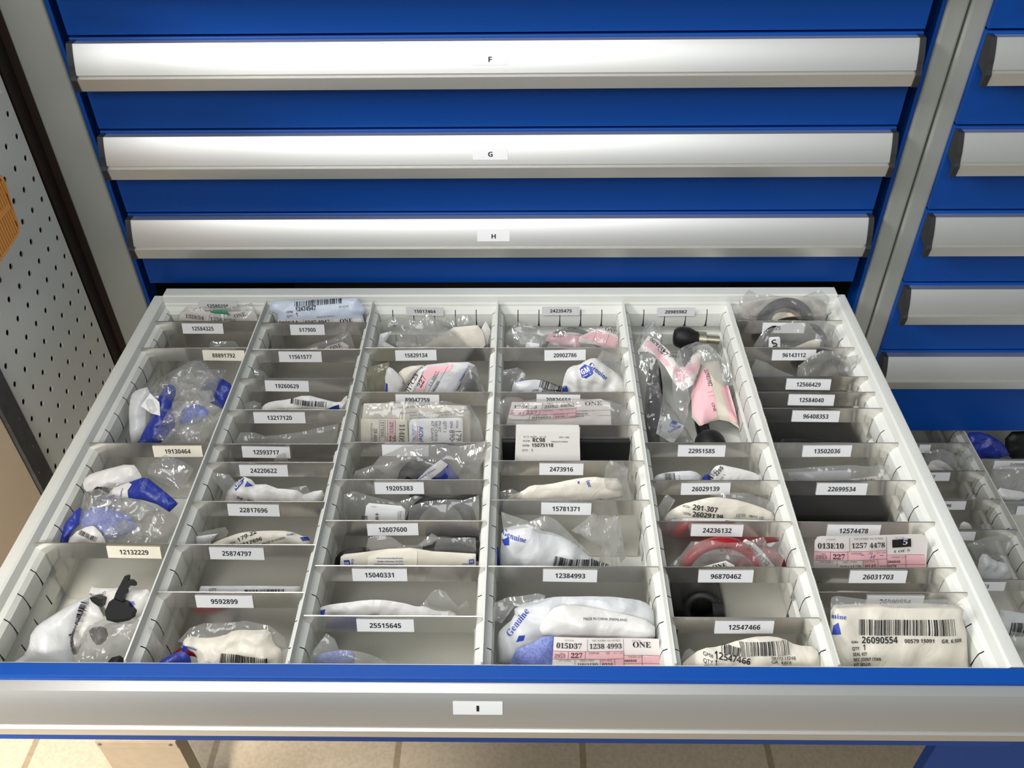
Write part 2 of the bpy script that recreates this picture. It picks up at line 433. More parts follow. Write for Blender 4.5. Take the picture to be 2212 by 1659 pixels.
def slotted(mb, prof, rows, to3, t0, t1, slots, flip, gap=0.0005):
    ts = [t0]
    isgap = []
    for s in sorted(slots):
        if t0+0.003 < s < t1-0.003:
            ts += [s-gap, s+gap]; isgap += [False, True]
    ts.append(t1); isgap.append(False)
    n = len(prof); vs = []; fs = []
    low = {k+1 for k in rows if k+1 not in rows}
    for i, t in enumerate(ts):
        sg = 0 if i in (0, len(ts)-1) else (-1 if i % 2 else 1)
        for k, p in enumerate(prof):
            e = 0.0016 if (k in low and k-1 in rows) else 0.0004 if (k+1 in low and k in rows) else 0
            vs.append(to3(p, t+(-sg*e if t0 < t1 and False else sg*e)))
    for i, g in enumerate(isgap):
        for k in range(n-1):
            if g and k in rows: continue
            q = (i*n+k, i*n+k+1, (i+1)*n+k+1, (i+1)*n+k)
            fs.append(q[::-1] if flip else q)
    mb.add(vs, fs, 0, True)
def tray(parent, dx, yb, yf, z):
    """grey sheet-metal tray open at the top: inner 0.8 wide, slotted walls"""
    mb = MB(); x0, x1 = dx, dx+0.8
    side_slots = [yb+Y0S-(k+0.5)*SLOT for k in range(20)]
    back_slots = [x0+k*0.025 for k in range(1, 32)]
    rimL = [(-0.0150, -0.082), (-0.0150, -0.0015), (-0.0142, -0.0004), (-0.0130, 0.0), (-0.0040, 0.0), (-0.0018, -0.0012)]
    # left wall
    full = rimL+WALLPROF
    rows = {r+len(rimL) for r in SLOTROWS}
    slotted(mb, full, rows, lambda p, t: (x0+p[0], t, z+p[1]), yf, yb+0.010, side_slots, True)
    slotted(mb, full, rows, lambda p, t: (x1-p[0], t, z+p[1]), yf, yb+0.010, side_slots, False)
    rimB = [(-0.0215, -0.082), (-0.0215, 0.0025), (-0.0200, 0.0036), (-0.0060, 0.0036), (-0.0040, 0.0022), (-0.0020, -0.0050)]
    fullb = rimB+WALLPROF; rowsb = {r+len(rimB) for r in SLOTROWS}
    slotted(mb, fullb, rowsb, lambda p, t: (t, yb-p[0], z+p[1]), x0-0.0015, x1+0.0035, back_slots, True)
    for xx in (x0-0.0015, x1+0.0035):
        mb.add([(xx, yb-p[0], z+p[1]) for p in fullb], [tuple(range(len(fullb)))])
    for xo, sg in ((x0, 1), (x1, -1)):
        mb.add([(xo+sg*p[0], yb+0.010, z+p[1]) for p in full], [tuple(range(len(full)))])
    mb.box((x0-0.0150, yf, z-0.0825), (x1+0.0150, yb+0.0215, z-0.0805))
    mb.box((x0-0.0150, yf-0.0005, z-0.082), (x1+0.0150, yf+0.0010, z-0.002))
    return build('drawer', mb, 'grey', parent, crease=20)

def cabinet(dx, label, rows, letters, left_post, right_post, opened):
    root = empty('drawer_cabinet', (0, 0, 0), label, 'drawer cabinet')
    # housing, dark inside
    mb = MB()
    mb.box((dx-0.046, 0.050, FZ+0.0), (dx-0.044, 0.66, 0.50)); mb.box((dx+0.8485, 0.050, FZ), (dx+0.8505, 0.66, 0.50))
    mb.box((dx-0.046, 0.64, FZ), (dx+0.8505, 0.66, 0.50)); mb.box((dx-0.046, 0.05, 0.50), (dx+0.8505, 0.66, 0.52))
    mb.box((dx-0.046, 0.05, FZ+0.08), (dx+0.8505, 0.66, FZ+0.10))
    build('housing', mb, 'dark', root)
    for a, b in (left_post, right_post):
        mb = MB(); mb.box((a, 0.040, FZ), (b, 0.075, 0.52))
        build('corner_post', mb, 'post', root, bevel=0.003, seg=3)
    for a, b in ((dx-0.0440, dx-0.0395), (dx+0.8435, dx+0.8480)):
        mb = MB(); mb.box((a, 0.0435, FZ), (b, 0.070, 0.52))
        build('edge_strip', mb, 'blue', root, bevel=0.0008)
    for i, r in enumerate(rows):
        if r in opened: continue
        lo = ZB[rows[i+1]]+0.0046 if i+1 < len(rows) else ZB[r]-0.15
        drawer_front(dx, 0.0, r, lo, root, *letters.get(r, (None, None)))
    return root

def face_t(px, py, z, dy):
    best = (1e9, 0)
    for t in np.linspace(0, 1, 201):
        p = main_face(t); q = np.array((at_y(px, py, p[0]+dy)[0], p[0]+dy, p[1]+z))-CAM
        yy = CY-FPX*(q@UPV)/(q@FWD); best = min(best, (abs(yy-py), t))
    return best[1]
LT = {}
for r, px, a, b, dy in (('F', 1058, 114, 141, 0), ('G', 1059, 320, 345, 0), ('H', 1066, 498, 521, 0), ('I', 1031, 1514, 1543, -0.5338)):
    LT[r] = (face_t(px, a, ZB[r], dy), face_t(px, b, ZB[r], dy))
lx = {}
for r, a, b, yy in (('F', 1018, 1098, 128), ('G', 1021, 1097, 332), ('H', 1031, 1101, 510)):
    lx[r] = (at_y(a, yy, 0.015)[0], at_y(b, yy, 0.015)[0])
EXT = 0.5338
lx['I'] = (at_y(977, 1528, 0.015-EXT)[0], at_y(1085, 1528, 0.015-EXT)[0])
cab = cabinet(0.0, 'blue-fronted drawer cabinet in the middle with drawer I pulled open', ['E', 'F', 'G', 'H', 'I', 'J', 'K'],
              {r: (r, lx[r]) for r in 'FGH'}, (-0.0900, -0.0440), (0.8480, 0.8690), {'I'})
trayI = tray(cab, 0.0, 0.0, -0.4870, 0.0)
drawer_front(0.0, -EXT, 'I', -0.0945, cab, 'I', lx['I'], tray_obj=trayI)
DX2 = 0.9177
cab2 = cabinet(DX2, 'second blue-fronted drawer cabinet cut off by the right picture edge', ['E', 'F', 'G', 'H', 'I', 'J', 'K'],
               {}, (0.8712, 0.8925), (1.766, 1.787), {'K'})
EXT2 = 0.4040; ZK = -0.2470
trayK = tray(cab2, DX2, 0.1330, -0.3565, ZK)
drawer_front(DX2, -EXT2, 'K', -0.47, cab2, tray_obj=trayK)

# ================================================================== PARTITIONS AND DIVIDERS
XP = [0.0, 0.1242, 0.2520, 0.4012, 0.5500, 0.6745, 0.8]
def partition(x, yb, yf, z, label, group=None, ph=0.0):
    mb = MB(); sl = [yb+0.0015+Y0S-(k+0.5)*SLOT-ph for k in range(20)]
    slotted(mb, PARTPROF, PSLOTROWS, lambda p, t: (x+p[0], t, z+p[1]), yf, yb, sl, True)
    slotted(mb, PARTPROF, PSLOTROWS, lambda p, t: (x-p[0], t, z+p[1]), yf, yb, sl, False)
    mb.add([(x-.0007, yf, z+.0006), (x+.0007, yf, z+.0006), (x+.0007, yb, z+.0006), (x-.0007, yb, z+.0006)], [(0, 1, 2, 3)])
    for t in (yf, yb):
        ring = [(x+p[0], t, z+p[1]) for p in PARTPROF]+[(x-p[0], t, z+p[1]) for p in PARTPROF[::-1]]
        mb.add(ring, [tuple(range(len(ring)))])
    return tag(build('drawer_partition', mb, 'grey', crease=20), label, 'partition', group)
names = ['first', 'second', 'third', 'fourth', 'fifth']
for i in range(1, 6):
    partition(XP[i], -0.0015, -0.4855, 0.0, 'long grey slotted partition, %s from the left in open drawer I' % names[i-1], 'slotted partitions of the open drawer')
partition(DX2+0.1255, 0.1310, -0.3550, ZK, 'grey slotted partition in the lower open drawer of the right cabinet')

def divider(xa, xb, y, z, label, num, lab=None, cream=False, group=None, h=0.0745, wall=(False, False)):
    """bent steel plate: leaning label strip on top, upright below, hooked ends; its number sticker is its part"""
    mb = MB(); T = 0.0009
    def outline(x, s, wall):
        a = 0.0018 if not wall else 0.0008; b = 0.0088 if not wall else 0.0096; c = 0.0074 if not wall else 0.0072
        return [(x+s*a, 0.0), (x+s*a, -0.0095), (x+s*b, -0.0118), (x+s*(b+0.0004), -0.0350), (x+s*c, -0.0385), (x+s*c, -h)]
    L = outline(xa, 1, wall[0]); R = outline(xb, -1, wall[1])
    def yy(zz): return y+0.0045*max(zz, -0.0150)/0.0150
    zs = [0.0, -0.0095, -0.0118, -0.0150, -0.0350, -0.0385, -h]
    def xat(o, zz):
        for (x0, z0), (x1, z1) in zip(o, o[1:]):
            if z1 <= zz <= z0: return x0+(x1-x0)*((zz-z0)/(z1-z0) if z1 != z0 else 0)
        return o[-1][0]
    vs = []; n = len(zs)
    for d in (0, T):
        for zz in zs:
            vs += [(xat(L, zz), yy(zz)+d, z+zz), (xat(R, zz), yy(zz)+d, z+zz)]
    fs = []
    for i in range(n-1):
        fs.append((2*i, 2*i+2, 2*i+3, 2*i+1)); q = 2*n
        fs.append((q+2*i+1, q+2*i+3, q+2*i+2, q+2*i))
        fs.append((2*i, q+2*i, q+2*i+2, 2*i+2)); fs.append((2*i+1, 2*i+3, q+2*i+3, q+2*i+1))
    fs += [(0, 1, 2*n+1, 2*n), (2*n-2, 4*n-2, 4*n-1, 2*n-1)]
    mb.add(vs, fs)
    # two small punched dimples near the right end
    o = tag(build('divider_plate', mb, 'plate'), label, 'divider', group)
    if lab:
        px0, px1, py0, py1 = lab
        sticker(o, lambda u, v, off: [(a, y-0.0009-off+0.3*b, z+b-0.0*off) for a, b in zip(u, v)],
                at_y(px0, (py0+py1)/2, y-0.002)[0], at_y(px1, (py0+py1)/2, y-0.002)[0], -0.0018, -0.0138, num, cream)
    return o
def sticker(o, to3d, x0, x1, z1, z0, num, cream=False, rot=None):
    lb = MB()
    r = rnd.uniform(-0.018, 0.018) if rot is None else rot
    xm, zm = (x0+x1)/2, (z0+z1)/2
    def rt(u, v, off):
        u = np.array(u); v = np.array(v)
        return to3d(xm+(u-xm)-(v-zm)*r, zm+(v-zm)+(u-xm)*r, off)
    lb.add(rt([x0, x1, x1, x0], [z0, z0, z1, z1], 0.0002), [(0, 1, 2, 3)], 0)
    lb.add(rt([x0, x1, x1, x0], [z0, z0, z1, z1], 0.0), [(3, 2, 1, 0)], 0)
    if num:
        w = 0.0262*len(num)/8; a = len(num)-len(num.lstrip('_')); b = len(num.rstrip('_'))      # _ = a digit the photo hides
        put_text(lb, rt, (xm-w/2+w*a/len(num), zm-0.0021), (xm-w/2+w*b/len(num), zm-0.0021), num.strip('_'), 'bold', 1, 1.12, 0.0004)
    b = build('number_label', lb, ['creamlabel' if cream else 'label', 'ink'], o)
    return b

K = {
 1: [(1.5, '12584325', (395, 483, 699, 720), 0), (3.5, '88891792', (439, 529, 756, 777), 1), (9.5, '19130464', (331, 437, 961, 981), 1), (14.5, '12132229', (233, 348, 1178, 1202), 1)],
 2: [(1.5, '517900', (627, 701, 698, 719), 0), (3.5, '11561577', (603, 695, 758, 780), 0), (5.5, '19260629', (573, 667, 820, 841), 0), (7.5, '13217120', (549, 660, 890, 912), 0),
     (9.5, '12593717', (524, 627, 963, 988), 0), (10.5, '24220622', (518, 622, 1002, 1025), 0), (12.5, '22817696', (493, 604, 1088, 1111), 0), (14.5, '25874797', (454, 571, 1181, 1206), 0), (16.5, '9592899', (424, 547, 1283, 1309), 0)],
 3: [(3.5, '15829134', (854, 943, 754, 775), 0), (6.5, '89047759', (855, 949, 853, 874), 0), (9.5, '', (826, 926, 960, 985), 0), (11.5, '19205383', (810, 916, 1042, 1063), 0),
     (13.5, '12607600', (794, 904, 1132, 1155), 0), (15.5, '15040331', (762, 880, 1230, 1252), 0), (17.5, '25515645', (772, 895, 1339, 1364), 0)],
 4: [(3.5, '20902786', (1176, 1265, 755, 776), 0), (6.5, '20826650', (1159, 1253, 850, 872), 0), (8.5, '15075118', (1155, 1253, 922, 944), 0), (10.5, '2473916', (1165, 1260, 999, 1021), 0),
     (12.5, '15781371', (1169, 1277, 1085, 1108), 0), (15.5, '12384993', (1173, 1290, 1224, 1251), 0)],
 5: [(9.5, '22951585', (1464, 1566, 962, 984), 0), (11.5, '26029139', (1471, 1577, 1041, 1064), 0), (13.5, '24236132', (1492, 1604, 1134, 1157), 0), (15.5, '96870462', (1508, 1626, 1231, 1256), 0), (17.5, '12547466', (1543, 1670, 1340, 1367), 0)],
 6: [(1.5, '125_____', (1647, 1738, 695, 715), 0), (3.5, '96143112', (1668, 1762, 753, 775), 0), (5.5, '12566429', (1698, 1794, 817, 839), 0), (6.5, '12584040', (1703, 1802, 849, 872), 0), (7.5, '96408353', (1711, 1813, 884, 907), 0),
     (9.5, '13502036', (1733, 1838, 961, 985), 0), (11.5, '22699534', (1763, 1872, 1041, 1067), 0), (13.5, '12574478', (1785, 1900, 1134, 1157), 0), (15.5, '26031703', (1834, 1957, 1231, 1257), 0), (16.5, '26090554', (1870, 1993, 1287, 1310), 0)],
}
for c, rows in K.items():
    for k, num, lab, cream in rows:
        y = Y0S-k*SLOT-(0.0026 if c == 2 else 0.0015 if c == 1 and k > 8 else 0)
        L = ('bent steel divider plate with %s sticker %s' % ('cream' if cream else 'white', num)) if num else 'bent steel divider plate whose white sticker is hidden by a crumpled bag'
        if num == '125_____': L = 'bent steel divider with sticker half hidden by a bagged black ring'
        divider(XP[c-1], XP[c], y, ZD, L, num, lab, cream, 'steel divider plates of the open drawer', wall=(c == 1, c == 6))
# stickers on the slotted back wall
for num, x0, x1, y0, y1, rot in (('12580255', 429, 512, 651, 671, -0.02), ('15017464', 877, 958, 664, 681, -0.02), ('24235475', 1171, 1252, 663, 680, 0.0), ('20985982', 1419, 1501, 665, 682, 0.01)):
    yb = -0.0092
    a = at_y(x0, (y0+y1)/2, yb); b = at_y(x1, (y0+y1)/2, yb)
    zc = (a[2]+b[2])/2
    sticker(trayI, lambda u, v, off: [(p, yb-off, q) for p, q in zip(u, v)], a[0], b[0], zc+0.0062, zc-0.0062, num, False, rot)
# lower open drawer of the right cabinet
for y, num, lab in ((0.011, '', (1985, 2009, 959, 975)), (-0.0420, '_____587', (1946, 2052, 1018, 1034)), (-0.0925, '_____496', (1980, 2086, 1079, 1098)), (-0.1425, '_______1', (2000, 2107, 1144, 1162)), (-0.2185, '_____563', (2052, 2170, 1254, 1276))):
    nm = {'': 'steel divider with a blank sticker in the lower right drawer', '_____587': 'steel divider in the lower right drawer with sticker ending 587', '_____496': 'steel divider in the lower right drawer with sticker ending 496',
          '_______1': 'steel divider in the lower right drawer whose sticker shows only a 1', '_____563': 'steel divider in the lower right drawer with sticker ending 563'}[num]
    divider(DX2, DX2+0.1255, y, ZK, nm, num, lab, False, 'steel divider plates of the lower right drawer', wall=(True, False))
for y, num, lab in ((-0.0195, '24503937', (2149, 2262, 988, 1004)), (-0.1000, '', (2201, 2310, 1080, 1099))):
    nm = 'steel divider with sticker 24503937 at the right picture edge' if num.endswith('937') else 'steel divider at the right picture edge with only the corner of its sticker showing'
    divider(DX2+0.1255, DX2+0.25, y, ZK, nm, num, lab, False, 'steel divider plates of the lower right drawer')

# ================================================================== LEFT SIDE: PERFORATED PANEL, UPRIGHT, CREAM BOARD, BASKET
root = empty('perforated_panel', (-0.10, -0.08, -0.4), 'white perforated tool panel standing left of the drawer cabinet', 'tool panel')
mb = MB(); PX = -0.100; G = 0.0245
y_first = -0.0207; z_first = 0.1090
ny0, ny1 = -6, 1; nz0, nz1 = -22, 14
for j in range(ny0, ny1+1):
    for k in range(nz0, nz1+1):
        yc = y_first+j*G; zc = z_first+k*G
        out = []; inn = []
        for t in range(16):
            q = 2*math.pi*t/16; c, s = math.cos(q), math.sin(q); m = max(abs(c), abs(s))
            ylo, yhi = -G/2, G/2
            oy, oz = c/m*G/2, s/m*G/2
            if j == ny1: oy = min(oy, 0.0205-yc)
            out.append((PX, yc+oy, zc+oz)); inn.append((PX, yc+c*0.0034, zc+s*0.0034))
        back = [(PX-0.0015, p[1], p[2]) for p in inn]
        vs = out+inn+back
        fs = [(t, (t+1) % 16, 16+(t+1) % 16, 16+t) for t in range(16)]+[(16+t, 16+(t+1) % 16, 32+(t+1) % 16, 32+t) for t in range(16)]
        mb.add(vs, fs)
child('board', mb, 'peg', root)
ylo = y_first+(ny0-0.5)*G
mb = MB(); mb.box((PX-0.030, ylo, -0.44), (PX-0.026, 0.02, 0.46)); child('backing', mb, 'olive', root)
mb = MB(); mb.box((PX-0.03, 0.0205, FZ), (PX+0.0005, 0.052, 0.47)); mb.box((PX, 0.0420, FZ), (-0.0902, 0.052, 0.47)); child('gap_strip', mb, 'brown', root)  # dark gap up to the cabinet post, its shade put into brown strips
mb = MB(); mb.box((PX-0.03, ylo-0.026, FZ), (PX+0.002, ylo, 0.47)); 
o = child('upright', mb, 'steel', root)
for zz in (0.06, 0.03, -0.02, -0.06, -0.09):
    b2 = MB(); b2.tube([(PX+0.0018, ylo-0.008-0.01*((zz*100) % 2), zz), (PX+0.0028, ylo-0.008-0.01*((zz*100) % 2), zz)], 0.0016, 8); child('rivet', b2, 'steel', root)
mb = MB(); mb.box((PX-0.028, -0.56, -0.19), (PX-0.002, ylo-0.0262, 0.40))
tag(build('side_board', mb, 'cream', bevel=0.002), 'plain cream board at the left edge in front of the dark steel upright', 'board')

def basket():
    pts = [(-70, 330), (0, 376), (10, 388), (23, 430), (42, 488), (42, 503), (34, 517), (0, 568), (-70, 660)]
    xf = -0.074
    P = [at_x(a, b, xf) for a, b in pts]
    mb = MB(); n = len(P)
    front = [(xf, p[1], p[2]) for p in P]; back = [(PX+0.0025, p[1]*0.9+P[4][1]*0.1-0.004, p[2]) for p in P]
    cy = sum(p[1] for p in P)/n; cz = sum(p[2] for p in P)/n
    # rim band, then slats, as real bars with gaps
    def ins(p, k): return (p[0], p[1]+(cy-p[1])*k, p[2]+(cz-p[2])*k)
    f2 = [ins(p, 0.10) for p in front]
    mb.add(front+f2, [(i, (i+1) % n, n+(i+1) % n, n+i) for i in range(n)])
    mb.add(front+back, [(i, n+i, n+(i+1) % n, (i+1) % n) for i in range(n)])
    ys = [p[1] for p in f2]; zs = [p[2] for p in f2]
    poly = [(p[1], p[2]) for p in f2]
    def zrange(y):
        hits = []
        for i in range(n):
            (a, b), (c, d) = poly[i], poly[(i+1) % n]
            if (a-y)*(c-y) < 0: hits.append(b+(d-b)*(y-a)/(c-a))
        return (min(hits), max(hits)) if len(hits) >= 2 else None
    y = max(ys)-0.0015
    while y > min(ys)+0.002:
        r = zrange(y)
        if r and r[1]-r[0] > 0.002: mb.box((xf-0.0014, y-0.0013, r[0]-0.001), (xf-0.0002, y+0.0013, r[1]+0.001))
        y -= 0.0042
    for t in (0.35, 0.7):
        zz = min(zs)+(max(zs)-min(zs))*t
        yy = [p[1] for p in f2]
        mb.box((xf-0.0012, min(yy), zz-0.0022), (xf+0.0002, max(yy)-0.006, zz+0.0022))
    mb.box((PX+0.0026, min(ys), min(zs)), (PX+0.0036, max(ys)-0.012, max(zs)))
    return tag(build('slotted_basket', mb, 'orange'), 'orange slotted plastic basket hung on the perforated panel', 'basket')
basket()

# steel foot under the open drawer, by the left
mb = MB(); yq = -0.245
a = at_y(209, 1602, yq); b = at_y(377, 1600, yq); c = at_y(239, 1659, yq); d = at_y(410, 1659, yq)
x0, x1, zt = (a[0]+c[0])/2, (b[0]+d[0])/2, (a[2]+b[2])/2
mb.box((x0, yq, FZ), (x1, yq+0.022, zt))
mb.box((x0, yq-0.0015, zt-0.018), (x1, yq, zt))
root = tag(build('steel_foot', mb, M['foot'], bevel=0.002), 'beige steel foot plate standing on the floor under drawer I', 'foot')
for xx in (x0+0.006, x1-0.008):
    b2 = MB(); b2.tube([(xx, yq-0.0015, zt-0.006), (xx, yq-0.0028, zt-0.006)], 0.0024, 10); build('rivet', b2, 'steel', root)

# ================================================================== CONTENTS: BAGS, POUCHES, CARDS, PARTS
VIEW = {'A3': (280, 600, 4.0963), 'A4': (760, 600, 3.4563), 'A5': (1340, 600, 3.5677), 'A6': (1880, 850, 2.765), 'B1': (0, 940, 3.2521), 'B2': (260, 980, 3.5292),
        'B3': (620, 930, 3.1913), 'B4': (1040, 930, 3.1909), 'B5': (1380, 930, 3.1909), 'B6': (1640, 930, 3.1907)}
def tri(x): return 2*np.abs(x-np.floor(x+0.5))-0.5
def crumple(u, v, seed, amp, scale):
    r = np.random.RandomState(seed); h = np.zeros(np.shape(u))
    for k in range(6):
        th = r.uniform(0, math.pi); f = (1+0.38*k)/scale; ph = r.uniform(0, 10)
        w = 0.14*np.sin(2*math.pi*(u*math.cos(th+1.3)+v*math.sin(th+1.3))*f*r.uniform(.3, .7)+ph)
        h += amp*(1.0/(1+0.5*k))*tri((u*math.cos(th)+v*math.sin(th))*f+w+ph)
    return h
class Sheet:
    """a pouch, bag or card lying on a real plane of its compartment"""
    def __init__(s, view, cell, poly, t=0.4, lean=14, yaw=0.0, puff=0.006, amp=0.0040, scale=0.034, seed=1, h=0.0022, smooth=1, z0=0.0, flat=False, clampx=None, zlim=-0.0785, rnd_r=0.019, jit=0.0):
        s.V = VIEW[view]; col, kb, kf = cell
        if col == 'K1': s.x0, s.x1, s.yb, s.yf, zt = DX2, DX2+0.1255, kb, kf, ZK
        elif col == 'K2': s.x0, s.x1, s.yb, s.yf, zt = DX2+0.1255, DX2+0.25, kb, kf, ZK
        else: s.x0, s.x1, s.yb, s.yf, zt = XP[col-1], XP[col], Y0S-kb*SLOT if kb else -0.004, max(Y0S-kf*SLOT, -0.4850), 0.0
        s.zt = zt; s.zl = zt+zlim
        a = math.radians(lean); b = math.radians(yaw)
        N = np.array((0, -math.cos(a), math.sin(a))); U = np.array((1.0, 0, 0)); Vv = np.array((0, math.sin(a), math.cos(a)))
        Rz = np.array(((math.cos(b), -math.sin(b), 0), (math.sin(b), math.cos(b), 0), (0, 0, 1)))
        s.N, s.U, s.Vv = Rz@N, Rz@U, Rz@Vv
        s.O = np.array(((s.x0+s.x1)/2, s.yb+(s.yf-s.yb)*t, zt+z0))-s.N*puff*0.7
        s.puff, s.amp, s.scale, s.seed, s.rr = puff, amp, scale, seed, rnd_r; s.crease = 22 if jit else (34 if amp > 0.0009 else 0)
        P = [s.uv(p) for p in poly]
        for _ in range(smooth):
            Q = []
            for i, p in enumerate(P):
                q = P[(i+1) % len(P)]
                Q += [(p[0]*.75+q[0]*.25, p[1]*.75+q[1]*.25), (p[0]*.25+q[0]*.75, p[1]*.25+q[1]*.75)]
            P = Q
        if jit:
            rj = random.Random(seed*17+3); Q = []
            for i, p in enumerate(P):
                q = P[(i+1) % len(P)]; L = math.hypot(q[0]-p[0], q[1]-p[1]); k = max(1, int(L/0.011)); nx, ny = -(q[1]-p[1])/L, (q[0]-p[0])/L
                Q.append(p)
                for t in range(1, k):
                    d = rj.uniform(-jit, jit); Q.append((p[0]+(q[0]-p[0])*t/k+nx*d, p[1]+(q[1]-p[1])*t/k+ny*d))
            P = Q
        s.poly = P; s.h = h; s.mb = MB(); s.mats = []; s.flat = flat
        vs, fs = fill(P, h, seed)
        u, v = vs[:, 0], vs[:, 1]
        front = s.to3d(u, v, 0); 
        back = s.to3d(u, v, 0, -1)
        s.mb.add(front, fs, 0, not flat)
        s.mb.add(back, [f[::-1] for f in fs], 0, not flat)
    def uv(s, p):
        px, py = s.V[0]+p[0]/s.V[2], s.V[1]+p[1]/s.V[2]
        d = ray(px, py); k = ((s.O-CAM)@s.N)/(d@s.N); q = CAM+d*k-s.O
        return (float(q@s.U), float(q@s.Vv))
    def depth(s, u, v):
        e = edge_dist(s.poly, u, v)
        x = np.clip(e/s.rr, 0, 1)
        ease = np.sqrt(x*(2-x))
        return s.puff*ease+(crumple(u, v, s.seed, s.amp, s.scale)*(0.25+0.75*ease) if s.amp else 0), ease
    def to3d(s, u, v, off=0.0, side=1):
        u = np.asarray(u, float); v = np.asarray(v, float)
        d, ease = s.depth(u, v)
        if side > 0: dd = d+off
        else: dd = -0.7*s.puff*ease+(d-s.puff*ease)*0.6-0.0003
        P = s.O+u[:, None]*s.U+v[:, None]*s.Vv+dd[:, None]*s.N
        e = 0.0003*off/0.0005 if off else 0
        low = P[:, 2] < s.zt+0.001
        P[:, 1] = np.where(low, np.clip(P[:, 1], s.yf+0.0022, s.yb-0.0062), P[:, 1])
        P[:, 0] = np.clip(P[:, 0], s.x0+0.0042, s.x1-0.0042)
        P[:, 2] = np.maximum(P[:, 2], s.zl+(0.0006 if side > 0 else 0))
        return P
    def mi(s, m):
        if m not in s.mats: s.mats.append(m)
        return 1+s.mats.index(m)
    def text(s, t, a, b, font='bold', m='ink', squash=1.0, off=0.0007):
        put_text(s.mb, s.to3d, s.uv(a), s.uv(b), t, font, s.mi(m), squash, off); return s
    def bar(s, a, b, h, seed=1, n=36, m='ink'):
        put_barcode(s.mb, s.to3d, s.uv(a), s.uv(b), h, s.mi(m), seed, 0.0007, n); return s
    def patch(s, pts, m, off=0.0004):
        put_poly(s.mb, s.to3d, [s.uv(p) for p in pts], s.mi(m), off, s.h); return s
    def line(s, a, b, w=0.0003, m='tagline', off=0.0006):
        p, q = np.array(s.uv(a)), np.array(s.uv(b)); d = q-p; L = np.hypot(*d); n = np.array((-d[1], d[0]))/L*w/2
        k = max(2, int(L/0.004)); pts = []
        for i in range(k+1):
            c = p+d*i/k; pts += [c-n, c+n]
        pts = np.array(pts); s.mb.add(s.to3d(pts[:, 0], pts[:, 1], off), [(2*i, 2*i+2, 2*i+3, 2*i+1) for i in range(k)], s.mi(m)); return s
    def logo(s, a, b):
        """the small blue square emblem, a-b its lower edge"""
        p, q = np.array(s.uv(a)), np.array(s.uv(b)); e = q-p; n = np.array((-e[1], e[0]))
        P = lambda x, y: tuple(p+e*x+n*y)
        put_poly(s.mb, s.to3d, [P(0, 0), P(1, 0), P(1, 1), P(0, 1)], s.mi('blueink'), 0.0005, s.h)
        put_text(s.mb, s.to3d, P(0.14, 0.36), P(0.86, 0.36), 'GM', 'bold', s.mi('label'), 1.0, 0.0009)
        put_poly(s.mb, s.to3d, [P(0.14, 0.18), P(0.86, 0.18), P(0.86, 0.27), P(0.14, 0.27)], s.mi('label'), 0.0009, s.h)
        return s
    def done(s, name, label, cat, m, group=None):
        return tag(build(name, s.mb, [m]+s.mats, crease=s.crease), label, cat, group)

GC, GP, GT = 'clear plastic bags in the drawers', 'printed parts pouches in the drawers', 'pink and white stock cards'
def clearbag(view, cell, poly, label, m='clear', seed=1, puff=0.005, amp=0.0042, scale=0.046, **k):
    k.setdefault('h', 0.0024); k.setdefault('smooth', 0); k.setdefault('jit', 0.0016)
    return Sheet(view, cell, poly, puff=puff, amp=amp, scale=scale, seed=seed, **k).done('plastic_bag', label, 'plastic bag', m, GC)

